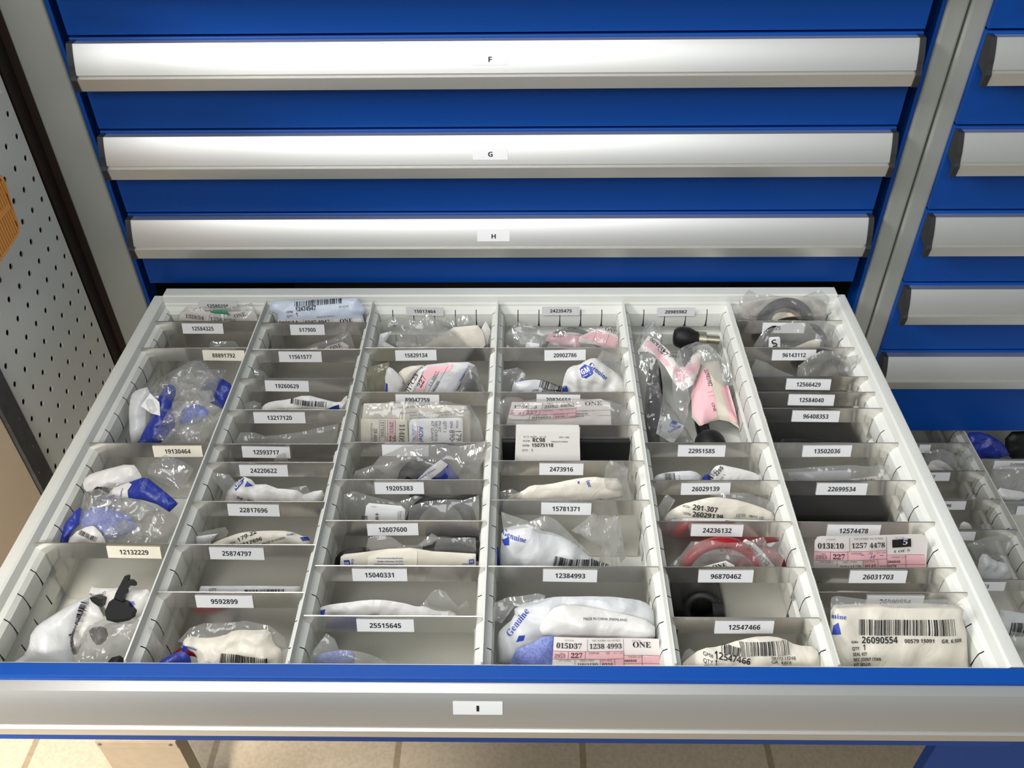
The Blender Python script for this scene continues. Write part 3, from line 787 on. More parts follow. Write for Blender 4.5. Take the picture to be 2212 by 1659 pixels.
class Card(Sheet):
    """stock card with a curl; drawn in its own width units from the top-left corner"""
    def __init__(s, view, cell, quad, curl=0.002, **k):
        k.setdefault('puff', 0.0); k.setdefault('amp', 0.0005); k.setdefault('smooth', 0); k.setdefault('scale', 0.06)
        s.curl = curl
        Sheet.__init__(s, view, cell, quad, **k)
        s.q = [np.array(s.uv(p)) for p in (quad[0], quad[1], quad[-2], quad[-1])] if len(quad) == 4 else None
    def frame(s, quad):
        s.q = [np.array(s.uv(p)) for p in quad]; s.w = np.hypot(*(s.q[1]-s.q[0])); s.hh = np.hypot(*(s.q[3]-s.q[0])); return s
    def depth(s, u, v):
        d, e = Sheet.depth(s, u, v)
        xs = [p[0] for p in s.poly]; x = (u-min(xs))/(max(xs)-min(xs)+1e-9)
        return d+s.curl*np.sin(x*math.pi*1.6+0.4), e*0
    def c3(s, u, v, off=0.0):
        a, b = np.asarray(u, float)/s.w, np.asarray(v, float)/s.hh      # right, up (v measured down as negative)
        t = np.clip(-b, 0, 1.4)
        P = (s.q[0][None]*((1-a)*(1-t))[:, None]+s.q[1][None]*(a*(1-t))[:, None]+s.q[2][None]*(a*t)[:, None]+s.q[3][None]*((1-a)*t)[:, None])
        return s.to3d(P[:, 0], P[:, 1], off)
    def stock(s, loc, num, qty, l3='0145', l2='DRO170', r='086848', area_='2953', zone='227', low=None, ky=1.0):
        w = s.w; vis = s.hh/w
        vis /= ky
        T = lambda t, x0, x1, y, f='serif', m='ink', q=1.0: y < vis+0.02 and put_text(s.mb, s.c3, (x0*w, -y*w*ky), (x1*w, -y*w*ky), t, f, s.mi(m), q*min(1.25, ky+0.1), 0.0008)
        R = lambda x0, y0, x1, y1, m: y0 < vis and put_rect(s.mb, s.c3, x0*w, -min(y1, vis)*w*ky, x1*w, -y0*w*ky, s.mi(m), 0.0004, 8)
        H = lambda x0, x1, y: y < vis and put_rect(s.mb, s.c3, x0*w, -(y*ky+0.003)*w, x1*w, -y*w*ky, s.mi('tagline'), 0.0007, 10)
        Vl = lambda x, y0, y1: y0 < vis and put_rect(s.mb, s.c3, (x-0.0016)*w, -min(y1, vis)*w*ky, (x+0.0016)*w, -y0*w*ky, s.mi('tagline'), 0.0007, 4)
        R(0.0, 0.135, 0.66, 0.215, 'tagpink'); R(0.66, 0.18, 1.0, 0.30, 'tagpink'); R(0.44, 0.215, 0.66, 0.30, 'tagpink')
        T('LOCATION', 0.10, 0.19, 0.030, 'sans', 'fade', 1); T('PART NUMBER / NO. DE PIEZA', 0.36, 0.63, 0.030, 'sans', 'fade', 1.2); T('QTY / UDS.', 0.74, 0.83, 0.030, 'sans', 'fade', 1)
        T(loc, 0.025, 0.265, 0.105); T(num, 0.335, 0.645, 0.105)
        if qty: T(qty, 0.745, 0.92, 0.095)
        Vl(0.318, 0.01, 0.132); Vl(0.66, 0.01, 0.30); H(0, 0.66, 0.133); H(0.66, 1.0, 0.178)
        T('AREA', 0.06, 0.10, 0.160, 'sans', 'fade'); T(area_, 0.012, 0.115, 0.200, 'serif', 'fade'); Vl(0.142, 0.135, 0.213); T(zone, 0.165, 0.275, 0.200); Vl(0.30, 0.135, 0.213)
        T('SUPPLIER', 0.33, 0.43, 0.160, 'sans', 'fade'); T('LBS', 0.49, 0.53, 0.160, 'sans', 'fade'); T('QTY / UDS', 0.56, 0.65, 0.160, 'sans', 'fade')
        H(0, 0.66, 0.213); Vl(0.205, 0.215, 0.298); Vl(0.44, 0.215, 0.298); Vl(0.575, 0.215, 0.298); H(0, 0.66, 0.298)
        T('LOC CLIENT', 0.05, 0.17, 0.236, 'sans', 'fade'); T('ORD / ITEM', 0.25, 0.38, 0.236, 'sans', 'fade'); T('QTY REQ', 0.45, 0.55, 0.236, 'sans', 'fade'); T('ORDER QTY', 0.70, 0.84, 0.205, 'sans', 'fade', 0.8)
        T(l2, 0.23, 0.42, 0.286, 'serif', 'tagline', 0.9); T(l3, 0.455, 0.56, 0.286, 'serif', 'tagline', 0.9)
        T(r, 0.665, 0.78, 0.250, 'serif', 'tagline', 0.9); Vl(0.83, 0.18, 0.298); H(0.66, 1.0, 0.266)
        T('VENDOR REMARKS', 0.03, 0.28, 0.33, 'sans', 'fade')
        if low: T(low, 0.585, 0.74, 0.291, 'serif', 'tagline', 0.9)
        return s

def solid(view, cell, poly, thick, t=0.4, lean=14, z0=0.0, back=True, h=0.01):
    """outline with a real thickness, on a plane of its compartment"""
    S = Sheet(view, cell, poly, t=t, lean=lean, z0=z0, puff=0, amp=0, smooth=0, h=0.5)
    S.mb = MB(); P = S.poly; n = len(P)
    u = np.array([p[0] for p in P]); v = np.array([p[1] for p in P])
    f = S.O+u[:, None]*S.U+v[:, None]*S.Vv; b = f-S.N*thick
    f[:, 2] = np.maximum(f[:, 2], S.zl); b[:, 2] = np.maximum(b[:, 2], S.zl)
    area2 = sum(P[i][0]*P[(i+1) % n][1]-P[(i+1) % n][0]*P[i][1] for i in range(n))
    q = list(range(n)) if area2 > 0 else list(range(n))[::-1]
    S.mb.add(f, [tuple(q)]); S.mb.add(b, [tuple(q[::-1])])
    S.mb.add(np.vstack((f, b)), [(q[i], n+q[i], n+q[(i+1) % n], q[(i+1) % n]) for i in range(n)])
    return S
def ring(center, normal, R, r, seg=40, rs=12, flat=1.0, mi=0):
    """torus about a centre"""
    mb = MB(); n = Vector(normal).normalized(); a = n.orthogonal().normalized(); b = n.cross(a)
    vs = []; fs = []
    for i in range(seg):
        q = 2*math.pi*i/seg; d = a*math.cos(q)+b*math.sin(q)
        for k in range(rs):
            w = 2*math.pi*k/rs
            vs.append(Vector(center)+d*(R+r*math.cos(w))+n*(r*flat*math.sin(w)))
    for i in range(seg):
        for k in range(rs):
            fs.append((i*rs+k, ((i+1) % seg)*rs+k, ((i+1) % seg)*rs+(k+1) % rs, i*rs+(k+1) % rs))
    mb.add(vs, fs, mi, True); return mb
def spot(view, x, y, Y):
    V = VIEW[view]; return at_y(V[0]+x/V[2], V[1]+y/V[2], Y)

# ------------------------------------------------------------------ column 1
c = (1, 0, 1.5)
Sheet('A3', c, [(440, 420), (445, 320), (500, 288), (700, 300), (930, 300), (1090, 290), (1125, 330), (1135, 420)], t=0.55, lean=10, puff=0.002, amp=0.0010, smooth=0, seed=2) \
    .text('132E54', (495, 347), (663, 366), 'serif').text('1258 0255', (716, 372), (945, 392), 'serif').text('ONE', (932, 352), (1037, 328), 'serif').line((710, 325), (704, 390)).line((455, 368), (640, 385)) \
    .done('stock_card', 'white stock card reading 132E54 in the rear left compartment', 'stock card', 'tagwhite', GT)
Sheet('A3', c, [(712, 287), (845, 281), (900, 345), (850, 322), (720, 315)], t=0.72, lean=10, puff=0.0015, amp=0.0006, smooth=1).done('film_strip', 'green film strip lying across the card reading 132E54', 'film strip', 'green')
clearbag('A3', c, [(410, 420), (430, 330), (500, 255), (560, 265), (960, 255), (1080, 225), (1120, 290), (1140, 360), (1150, 420)], 'clear bag around the card reading 132E54 in the rear left corner', seed=3, t=0.6)
clearbag('A3', (1, 1.5, 3.5), [(690, 660), (720, 560), (930, 562), (960, 600), (1000, 660)], 'low clear bag behind the divider with cream sticker 88891792', seed=4)
c = (1, 3.5, 9.5)
Sheet('A3', c, [(640, 960), (700, 885), (800, 880), (920, 955), (890, 1060), (850, 1180), (760, 1130), (600, 1060)], t=0.38, lean=45, puff=0.008, amp=0.0034, seed=5) \
    .patch([(612, 1005), (756, 1000), (765, 1090), (680, 1112)], 'gpouch').done('parts_pouch', 'blue printed pouch by the partition below sticker 88891792', 'pouch', 'bluebag', GP)
Sheet('A3', c, [(60, 1500), (130, 1340), (200, 1200), (300, 960), (380, 940), (420, 1000), (360, 1150), (420, 1290), (330, 1400), (240, 1500)], t=0.52, lean=50, puff=0.006, amp=0.0034, seed=6) \
    .done('parts_pouch', 'blue pouch leaning on the left wall below sticker 88891792', 'pouch', 'bluebag', GP)
Sheet('A3', c, [(0, 1400), (-10, 1200), (10, 1040), (60, 990), (190, 960), (140, 1190), (150, 1350), (60, 1470), (20, 1470)], t=0.55, lean=40, puff=0.006, amp=0.0026, seed=7) \
    .done('parts_pouch', 'white pouch against the left wall in the compartment of sticker 88891792', 'pouch', 'gpouch', GP)
Sheet('A3', c, [(100, 1135), (180, 1020), (262, 1100), (272, 1222), (190, 1200)], t=0.58, lean=45, puff=0.001, amp=0.0034, seed=8, smooth=0).done('paper_slip', 'creased white slip under the clear bag near sticker 88891792', 'slip', 'label')
Sheet('A3', c, [(420, 1240), (500, 1130), (640, 1120), (720, 1200), (620, 1290), (480, 1320)], t=0.5, lean=50, puff=0.004, amp=0.0034, seed=12).done('parts_pouch', 'blue-grey pouch in the middle under the big clear bag below sticker 88891792', 'pouch', 'bluemesh', GP)
clearbag('A3', c, [(140, 1010), (300, 870), (420, 800), (560, 735), (640, 722), (680, 760), (700, 810), (860, 815), (800, 930), (760, 1060), (840, 1160), (720, 1240), (700, 1480), (180, 1480), (100, 1180)], 'large crumpled clear bag standing highest below sticker 88891792', seed=9, t=0.50, lean=42, puff=0.016, amp=0.007, scale=0.04)
clearbag('A3', c, [(380, 1500), (420, 1330), (560, 1240), (700, 1205), (800, 1230), (740, 1330), (690, 1500)], 'hazy crumpled bag just behind the divider with sticker 19130464', 'clearhaze', seed=10, t=0.74, lean=40, puff=0.010, amp=0.005)
clearbag('A3', c, [(330, 960), (420, 830), (520, 800), (600, 900), (560, 1010), (480, 1120), (380, 1200), (300, 1150)], 'folded clear film flap left of the middle below sticker 88891792', seed=201, t=0.44, lean=38, puff=0.006, amp=0.008, scale=0.03)
clearbag('A3', c, [(520, 1010), (600, 860), (700, 830), (790, 900), (760, 1010), (700, 1130), (600, 1180)], 'folded clear film flap before the blue pouch below sticker 88891792', 'clearhaze', seed=202, t=0.46, lean=36, puff=0.006, amp=0.008, scale=0.03)
clearbag('A3', c, [(180, 1440), (250, 1330), (340, 1180), (440, 1130), (480, 1200), (420, 1330), (330, 1440)], 'narrow film fold along the blue pouch at the left below 88891792', seed=203, t=0.60, lean=44, puff=0.005, amp=0.007, scale=0.026)
c = (1, 9.5, 14.5)
clearbag('B1', c, [(640, 420), (760, 330), (900, 350), (1000, 470), (960, 560), (800, 560), (680, 520)], 'creased film flap across the bright blue pouch below 19130464', seed=204, t=0.46, lean=40, puff=0.005, amp=0.008, scale=0.028)
clearbag('B1', c, [(680, 760), (760, 640), (880, 600), (1000, 620), (960, 740), (860, 800), (700, 800)], 'creased film flap at the front middle below sticker 19130464', 'clearhaze', seed=205, t=0.70, lean=38, puff=0.006, amp=0.008, scale=0.026)
Sheet('B1', c, [(600, 290), (700, 250), (930, 193), (985, 260), (1000, 330), (900, 345), (740, 375), (620, 410), (575, 360)], t=0.42, lean=45, puff=0.006, amp=0.0034, seed=11) \
    .done('parts_pouch', 'plain white pouch nearest the divider with sticker 19130464', 'pouch', 'pouch', GP)
Sheet('B1', c, [(395, 790), (440, 650), (500, 560), (570, 490), (580, 600), (490, 690), (470, 790)], t=0.62, lean=50, puff=0.005, amp=0.0034, seed=13).done('parts_pouch', 'navy pouch end at the left wall before the divider with sticker 12132229', 'pouch', 'bluebag', GP)
Sheet('B1', c, [(540, 560), (700, 490), (900, 560), (990, 640), (850, 730), (700, 740), (600, 700)], t=0.55, lean=52, puff=0.005, amp=0.0034, seed=14).done('parts_pouch', 'blue-grey pouch under the clear film below sticker 19130464', 'pouch', 'bluemesh', GP)
Sheet('B1', c, [(740, 440), (800, 370), (905, 330), (1000, 298), (1045, 305), (1150, 390), (1255, 480), (1190, 540), (1100, 485), (1000, 455), (915, 445), (850, 445)], t=0.5, lean=45, puff=0.007, amp=0.0031, seed=15, smooth=0) \
    .patch([(742, 438), (800, 372), (905, 332), (938, 345), (915, 385), (910, 444), (850, 443)], 'pouch').text('General', (868, 432), (882, 372), 'bold', 'blueink').patch([(756, 436), (775, 424), (815, 418), (812, 430), (770, 442)], 'blueink') \
    .done('parts_pouch', 'bright blue pouch with a white band below sticker 19130464', 'pouch', 'bluebag', GP)
Sheet('B1', c, [(465, 800), (500, 695), (640, 628), (690, 660), (750, 750), (745, 800)], t=0.72, lean=40, puff=0.005, amp=0.0034, seed=16).bar((560, 690), (690, 745), 0.004, 4, 24) \
    .done('parts_pouch', 'white pouch front left in the compartment of sticker 19130464', 'pouch', 'pouch', GP)
Sheet('B1', c, [(800, 730), (960, 645), (1010, 590), (1110, 520), (1200, 540), (1260, 590), (1230, 660), (1180, 740), (1160, 800), (790, 800)], t=0.66, lean=42, puff=0.010, amp=0.0051, seed=17) \
    .done('parts_pouch', 'cream translucent pouch front right in the compartment of sticker 19130464', 'pouch', 'clearhaze', GP)
mb = ring(spot('B1', 712, 412, -0.300), (0.3, -0.8, 0.5), 0.0045, 0.0036, 20, 8)
tag(build('rubber_plug', mb, 'rubber'), 'small black rubber plug left of the bright blue pouch', 'plug')
clearbag('B1', c, [(1030, 225), (1100, 170), (1160, 138), (1300, 190), (1360, 240), (1320, 320), (1345, 370), (1250, 410), (1100, 320), (1035, 280)], 'shiny clear bag at the upper right below sticker 19130464', seed=18, t=0.42, lean=40, puff=0.010, amp=0.004)
clearbag('B1', c, [(590, 400), (700, 375), (850, 440), (1000, 460), (1110, 520), (990, 630), (850, 740), (700, 800), (540, 800), (510, 700), (560, 560)], 'crumpled clear bag over the blue pouches below sticker 19130464', seed=19, t=0.62, lean=45, puff=0.010, amp=0.005)
c = (1, 14.5, 19.4)
Sheet('B1', c, [(60, 1650), (90, 1600), (190, 1530), (230, 1360), (400, 1245), (600, 1125), (640, 1150), (560, 1270), (510, 1370), (490, 1460), (520, 1560), (520, 1650)], t=0.58, lean=55, puff=0.010, amp=0.0037, seed=21, scale=0.05) \
    .bar((592, 1170), (500, 1400), 0.0055, 9, 22).bar((492, 1400), (520, 1540), 0.0055, 10, 16).done('parts_pouch', 'large grey-white pouch with barcode at the front left of the open drawer', 'pouch', 'gpouch', GP)
Sheet('B1', c, [(620, 1110), (640, 1058), (680, 1075), (760, 1078), (900, 1065), (960, 1090), (1060, 1080), (1030, 1180), (985, 1285), (900, 1300), (740, 1290), (690, 1200), (650, 1130)], t=0.38, lean=45, puff=0.007, amp=0.0034, seed=22) \
    .text('GM#', (745, 1090), (700, 1122), 'sans').patch([(915, 1200), (935, 1160), (965, 1158), (955, 1195), (930, 1235)], 'blueink').text('Gen', (940, 1230), (975, 1175), 'serif', 'blueink').done('parts_pouch', 'white pouch behind the black clip below sticker 12132229', 'pouch', 'pouch', GP)
Sheet('B1', c, [(590, 1195), (660, 1163), (740, 1285), (695, 1305), (650, 1345), (590, 1430), (520, 1580), (485, 1450), (520, 1350)], t=0.52, lean=45, puff=0.006, amp=0.0034, seed=23) \
    .done('parts_pouch', 'torn white pouch left of the black clip below sticker 12132229', 'pouch', 'pouch', GP)
root = empty('plastic_clip', tuple(spot('B1', 835, 1230, -0.418)), 'black plastic clip with a hooked arm below sticker 12132229', 'clip')
S = solid('B1', c, [(795, 1160), (812, 1110), (875, 990), (890, 985), (903, 992), (897, 1018), (925, 1020), (947, 1040), (948, 1060), (912, 1056), (888, 1085), (890, 1110), (872, 1130), (860, 1175)], 0.004, t=0.48, lean=40)
child('arm', S.mb, 'blackplastic', root)
S = solid('B1', c, [(735, 1240), (765, 1172), (795, 1150), (880, 1185), (932, 1250), (915, 1300), (830, 1322), (750, 1300)], 0.012, t=0.50, lean=40)
child('body', S.mb, 'blackplastic', root, bevel=0.0012)
mbc = MB()
for (a, b) in (((780, 1190), (835, 1215)), ((765, 1245), (800, 1262))):
    p = spot('B1', a[0], a[1], -0.4215); q = spot('B1', b[0], b[1], -0.4215)
    mbc.tube([p, (p[0], p[1], q[2]), q, (q[0], p[1], p[2])], 0.0010, 6, closed=True)
child('latch', mbc, 'cap', root)
S = solid('B1', c, [(630, 1140), (665, 1135), (722, 1155), (712, 1212), (680, 1195), (640, 1165)], 0.008, t=0.47, lean=40)
tag(build('plastic_clip', S.mb, 'blackplastic', bevel=0.001), 'small black clip end between the white pouches below sticker 12132229', 'clip')
Sheet('B1', c, [(620, 1355), (740, 1338), (765, 1420), (690, 1490), (640, 1430)], t=0.66, lean=50, puff=0.006, amp=0.0010, seed=24).done('rubber_grommet', 'black rubber part inside the front clear bag below sticker 12132229', 'rubber part', 'rubber')
Sheet('B1', c, [(755, 1570), (870, 1540), (860, 1650), (770, 1650)], t=0.80, lean=50, puff=0.006, amp=0.0010, seed=25).done('rubber_grommet', 'black rubber part by the blue front panel at the drawer left', 'rubber part', 'rubber')
clearbag('B1', c, [(500, 1650), (560, 1500), (620, 1340), (740, 1325), (860, 1310), (995, 1285), (940, 1400), (880, 1560), (870, 1650)], 'crumpled clear bag with black parts at the drawer front left', seed=26, t=0.68, lean=48, puff=0.012, amp=0.006)
# ------------------------------------------------------------------ column 2
Sheet('A3', (2, 0, 1.5), [(1235, 265), (1255, 215), (1340, 205), (1700, 190), (2015, 178), (2050, 225), (2100, 290), (2060, 330), (2090, 430), (1320, 430), (1305, 330), (1240, 300)], t=0.55, lean=20, puff=0.008, amp=0.0008, seed=31, smooth=0) \
    .patch([(1312, 362), (1560, 352), (2050, 348), (2075, 425), (1322, 428)], 'tagwhite').bar((1472, 246), (1895, 212), 0.0055, 3, 34).text('12474947', (1482, 284), (1664, 268), 'bold', 'ink', 1.3).text('GM#', (1402, 298), (1460, 293), 'sans') \
    .text('QTY', (1407, 334), (1460, 330), 'sans').text('1', (1490, 324), (1506, 322), 'bold', 'ink', 1.6).text('MADE IN MEXICO', (1670, 338), (1830, 326), 'sans', 'fade').text('GR. 8.518', (1860, 250), (1945, 242), 'sans', 'fade') \
    .text('012E14', (1335, 402), (1505, 398), 'serif').text('1247 4947', (1562, 396), (1786, 388), 'serif').text('ONE', (1870, 386), (1985, 378), 'serif').line((1550, 352), (1553, 425)).line((1805, 350), (1808, 425)) \
    .done('parts_pouch', 'pale blue pouch with barcode 12474947 in the rear compartment', 'pouch', 'bpouch', GP)
c = (2, 1.5, 3.5)
Sheet('A3', c, [(1700, 660), (1740, 612), (1880, 567), (1937, 600), (1937, 660)], t=0.45, lean=14, puff=0.001, amp=0.0006, smooth=0, seed=32).text('ONE', (1782, 636), (1884, 604), 'serif').done('stock_card', 'white card corner reading ONE before the divider with sticker 11561577', 'stock card', 'tagwhite', GT)
Sheet('A3', c, [(1560, 660), (1600, 630), (1662, 608), (1665, 660)], t=0.5, lean=14, puff=0.001, amp=0.0008, smooth=0, seed=33).done('paper_slip', 'small white slip before the divider with sticker 11561577', 'slip', 'label')
clearbag('A3', c, [(1500, 660), (1650, 578), (1940, 473), (1962, 520), (2000, 660)], 'pointed clear bag below sticker 517900', seed=34, t=0.55)
clearbag('A3', (2, 3.5, 5.5), [(1075, 910), (1085, 812), (1110, 803), (1190, 830), (1240, 910)], 'small clear bag corner below sticker 11561577', seed=35)
c = (2, 5.5, 7.5)
Sheet('A3', c, [(1160, 1200), (1175, 1130), (1250, 1095), (1420, 1075), (1560, 1033), (1700, 1072), (1860, 1112), (1905, 1050), (1935, 1040), (1900, 1200)], t=0.5, lean=18, puff=0.006, amp=0.0020, seed=36) \
    .bar((1430, 1100), (1750, 1132), 0.0055, 5, 22).patch([(1680, 1168), (1858, 1112), (1866, 1175)], 'bluebag').done('parts_pouch', 'white pouch with barcode and blue corner below sticker 19260629', 'pouch', 'pouch', GP)
clearbag('A3', c, [(985, 1200), (1010, 1120), (1100, 1087), (1165, 1112), (1170, 1200)], 'clear bag corner left of the barcoded pouch below sticker 19260629', seed=37, t=0.55)
c = (2, 7.5, 9.5)
clearbag('A3', c, [(1185, 1500), (1210, 1400), (1400, 1380), (1650, 1330), (1850, 1288), (1835, 1400), (1795, 1500)], 'clear bag slanting to the right below sticker 13217120', seed=38, t=0.5, amp=0.003)
clearbag('A3', c, [(900, 1500), (980, 1370), (1100, 1368), (1225, 1412), (1185, 1500)], 'flat clear bag at the left below sticker 13217120', seed=39, t=0.55, amp=0.003)
clearbag('A3', (2, 9.5, 10.5), [(1250, 1660), (1300, 1578), (1372, 1543), (1420, 1660)], 'clear bag tip peeking up over sticker 24220622', seed=40, t=0.55, lean=5, puff=0.003, m='clearhaze')
c = (2, 10.5, 12.5)
Sheet('B2', c, [(785, 400), (815, 290), (870, 230), (945, 176), (1000, 198), (1030, 235), (1110, 235), (1200, 265), (1350, 275), (1400, 310), (1470, 288), (1540, 280), (1555, 330), (1540, 400)], t=0.42, lean=16, puff=0.007, amp=0.0027, seed=41, smooth=0) \
    .patch([(870, 236), (948, 178), (945, 205), (895, 258)], 'blueink').patch([(972, 196), (1020, 232), (958, 232)], 'blueink').text('GM', (888, 250), (942, 203), 'bold', 'label') \
    .patch([(880, 380), (905, 255), (1000, 300), (1130, 352), (1135, 385)], 'tagwhite').text('24', (897, 312), (941, 332), 'serif', 'tagline').text('242', (982, 352), (1080, 378), 'serif').line((992, 305), (975, 370)).text('PART NUMBER', (1022, 320), (1110, 350), 'sans', 'fade') \
    .done('parts_pouch', 'cream-white pouch with blue emblem and tag below sticker 24220622', 'pouch', 'pouch', GP)
clearbag('B2', c, [(696, 148), (830, 160), (885, 222), (825, 290), (790, 400), (745, 400), (785, 290), (715, 205)], 'clear bag flap left of the cream-white pouch below sticker 24220622', seed=42, t=0.5)
clearbag('B2', c, [(1250, 268), (1420, 243), (1447, 292), (1370, 335)], 'small clear flap right of the cream-white pouch below sticker 24220622', seed=43, t=0.35, puff=0.002)
c = (2, 12.5, 14.5)
Sheet('B2', c, [(680, 730), (700, 680), (830, 630), (920, 600), (1150, 583), (1290, 590), (1380, 622), (1455, 650), (1450, 730)], t=0.5, lean=22, puff=0.007, amp=0.0020, seed=44) \
    .text('ACD#', (832, 692), (892, 658), 'sans').text('179-22', (908, 650), (1045, 596), 'bold', 'ink', 0.7).text('22817696', (905, 692), (1097, 634), 'bold', 'ink', 0.75).text('MADE IN KOREA', (1098, 668), (1270, 626), 'sans').text('OF', (1102, 690), (1130, 680), 'sans') \
    .text('Genuine', (1275, 610), (1350, 606), 'serif', 'blueink').patch([(1375, 628), (1440, 618), (1452, 650), (1400, 648)], 'blueink').done('parts_pouch', 'cream pouch printed 22817696 below the sticker of that number', 'pouch', 'cpouch', GP)
Sheet('B2', c, [(560, 730), (580, 630), (745, 608), (692, 668), (690, 730)], t=0.48, lean=18, puff=0.003, amp=0.0010, seed=45, smooth=0).done('paper_slip', 'white paper corner left of the pouch printed 22817696', 'slip', 'gpouch')
clearbag('B2', c, [(590, 605), (800, 558), (825, 600), (800, 645), (700, 665), (585, 650)], 'clear flap above the white paper corner below sticker 22817696', seed=46, t=0.4, puff=0.002, amp=0.002)
Sheet('B2', (2, 14.5, 16.5), [(585, 1100), (612, 1010), (1000, 1007), (1372, 1012), (1365, 1100)], t=0.5, lean=20, puff=0.004, amp=0.0005, seed=47, smooth=0).bar((960, 1062), (1266, 1058), 0.0050, 6, 34).text('QTY', (682, 1034), (740, 1033), 'sans') \
    .done('parts_pouch', 'white pouch with a low barcode below sticker 25874797', 'pouch', 'gpouch', GP)
c = (2, 16.5, 19.4)
Sheet('B2', c, [(240, 1660), (290, 1595), (350, 1545), (480, 1498), (545, 1560), (520, 1660)], t=0.62, lean=40, puff=0.005, amp=0.0026, seed=48).done('parts_pouch', 'blue mesh-printed pouch by the front panel below sticker 9592899', 'pouch', 'bluebag', GP)
mb = ring(spot('B2', 520, 1640, -0.458), (0.1, -0.35, 1), 0.0150, 0.0045, 32, 10)
tag(build('rubber_ring', mb, 'red'), 'bright red ring showing above the front panel below sticker 9592899', 'ring')
Sheet('B2', c, [(475, 1430), (525, 1383), (610, 1410), (790, 1390), (870, 1340), (1020, 1345), (1145, 1338), (1165, 1450), (1240, 1500), (1235, 1660), (560, 1660), (600, 1560), (540, 1500), (490, 1470)], t=0.5, lean=42, puff=0.010, amp=0.0034, seed=49) \
    .bar((790, 1568), (1150, 1605), 0.0075, 8, 28).text('9592899', (786, 1606), (960, 1640), 'sans', 'ink', 1.2).text('GM#', (700, 1578), (765, 1600), 'sans').patch([(478, 1448), (520, 1455), (545, 1500), (492, 1492)], 'blueink').text('Genuine', (485, 1445), (600, 1492), 'serif', 'blueink') \
    .done('parts_pouch', 'cream crumpled pouch with barcode below sticker 9592899', 'pouch', 'cpouch', GP)
clearbag('B2', c, [(170, 1660), (190, 1420), (205, 1298), (290, 1420), (352, 1510), (340, 1660)], 'narrow clear bag by the left partition below sticker 9592899', seed=50, t=0.5, lean=25)
clearbag('B2', c, [(440, 1430), (530, 1330), (640, 1290), (720, 1290), (960, 1273), (1150, 1320), (1250, 1400), (1272, 1480), (1200, 1530), (900, 1440), (600, 1490)], 'clear bag behind the cream crumpled pouch below sticker 9592899', seed=51, t=0.38, lean=35)
# ------------------------------------------------------------------ column 3
c = (3, 0, 3.5)
Sheet('A4', c, [(470, 550), (760, 370), (940, 353), (975, 400), (992, 450), (1005, 550)], t=0.42, lean=24, puff=0.003, amp=0.0010, seed=61, smooth=0).patch([(972, 530), (1000, 500), (1012, 545)], 'blueink').done('parts_pouch', 'slanting white paper pouch below sticker 15017464', 'pouch', 'cpouch', GP)
Sheet('A4', c, [(185, 550), (210, 420), (300, 398), (250, 480), (352, 535), (350, 550)], t=0.5, lean=24, puff=0.003, amp=0.0010, seed=62, smooth=0).done('paper_slip', 'white paper corner at the left below sticker 15017464', 'slip', 'gpouch')
Sheet('A4', c, [(955, 400), (1000, 322), (1037, 390), (1012, 505), (980, 470)], t=0.4, lean=15, puff=0.003, amp=0.0010, seed=63, smooth=0).done('parts_pouch', 'small white pouch corner at the partition below sticker 15017464', 'pouch', 'pouch', GP)
clearbag('A4', c, [(340, 550), (350, 430), (560, 258), (640, 310), (910, 550)], 'tent-shaped clear bag with its point touching sticker 15017464', 'clearhaze', seed=64, t=0.6, lean=15, amp=0.0025)
clearbag('A4', c, [(205, 550), (195, 340), (300, 290), (560, 330), (880, 278), (960, 400), (1000, 440), (1035, 550)], 'wide clear bag in the rear of the compartment of sticker 15017464', seed=65, t=0.3, lean=22, amp=0.004)
c = (3, 3.5, 6.5)
Sheet('A4', c, [(760, 880), (850, 730), (890, 688), (960, 760), (985, 880)], t=0.62, lean=25, puff=0.008, amp=0.0010, seed=66).done('rubber_part', 'black rubber part right of the card reading 017C23', 'rubber part', 'rubber')
Sheet('A4', c, [(250, 890), (247, 690), (285, 660), (350, 720), (392, 780), (350, 890)], t=0.48, lean=22, puff=0.005, amp=0.0010, seed=67).patch([(254, 782), (269, 786), (270, 885), (254, 885)], 'blueink').done('parts_pouch', 'white folded pouch left of the card reading 017C23', 'pouch', 'pouch', GP)
Sheet('A4', c, [(335, 720), (400, 663), (560, 648), (505, 690), (440, 780), (390, 805)], t=0.4, lean=22, puff=0.005, amp=0.0010, seed=68).done('parts_pouch', 'white pouch behind the card reading 017C23', 'pouch', 'cpouch', GP)
Sheet('A4', c, [(375, 890), (440, 780), (500, 690), (560, 650), (720, 632), (870, 630), (922, 655), (880, 690), (840, 740), (750, 890)], t=0.5, lean=26, puff=0.004, amp=0.0008, seed=69, smooth=0) \
    .patch([(385, 885), (450, 765), (525, 695), (520, 730), (470, 800), (440, 885)], 'tagwhite').patch([(470, 885), (530, 720), (570, 662), (760, 640), (735, 690), (640, 715), (575, 755), (520, 885)], 'tagpink') \
    .text('017C23', (425, 862), (500, 722), 'serif').text('227', (520, 815), (562, 738), 'serif').text('184205', (612, 852), (662, 770), 'serif', 'tagline').text('LI-4057', (595, 806), (652, 702), 'serif', 'fade').line((540, 690), (445, 880)).line((655, 690), (560, 870)).line((720, 655), (600, 860)) \
    .text('Corporation', (815, 775), (885, 655), 'bold', 'blueink').patch([(780, 850), (880, 690), (892, 690), (800, 850)], 'bpouch').done('stock_card', 'pink and white card reading 017C23 set at a slant', 'stock card', 'gpouch', GT)
clearbag('A4', c, [(10, 890), (80, 750), (150, 660), (280, 628), (283, 680), (252, 760), (240, 890)], 'yellowish clear bag at the left below sticker 15829134', 'clearolive', seed=70, t=0.45, lean=22, amp=0.005)
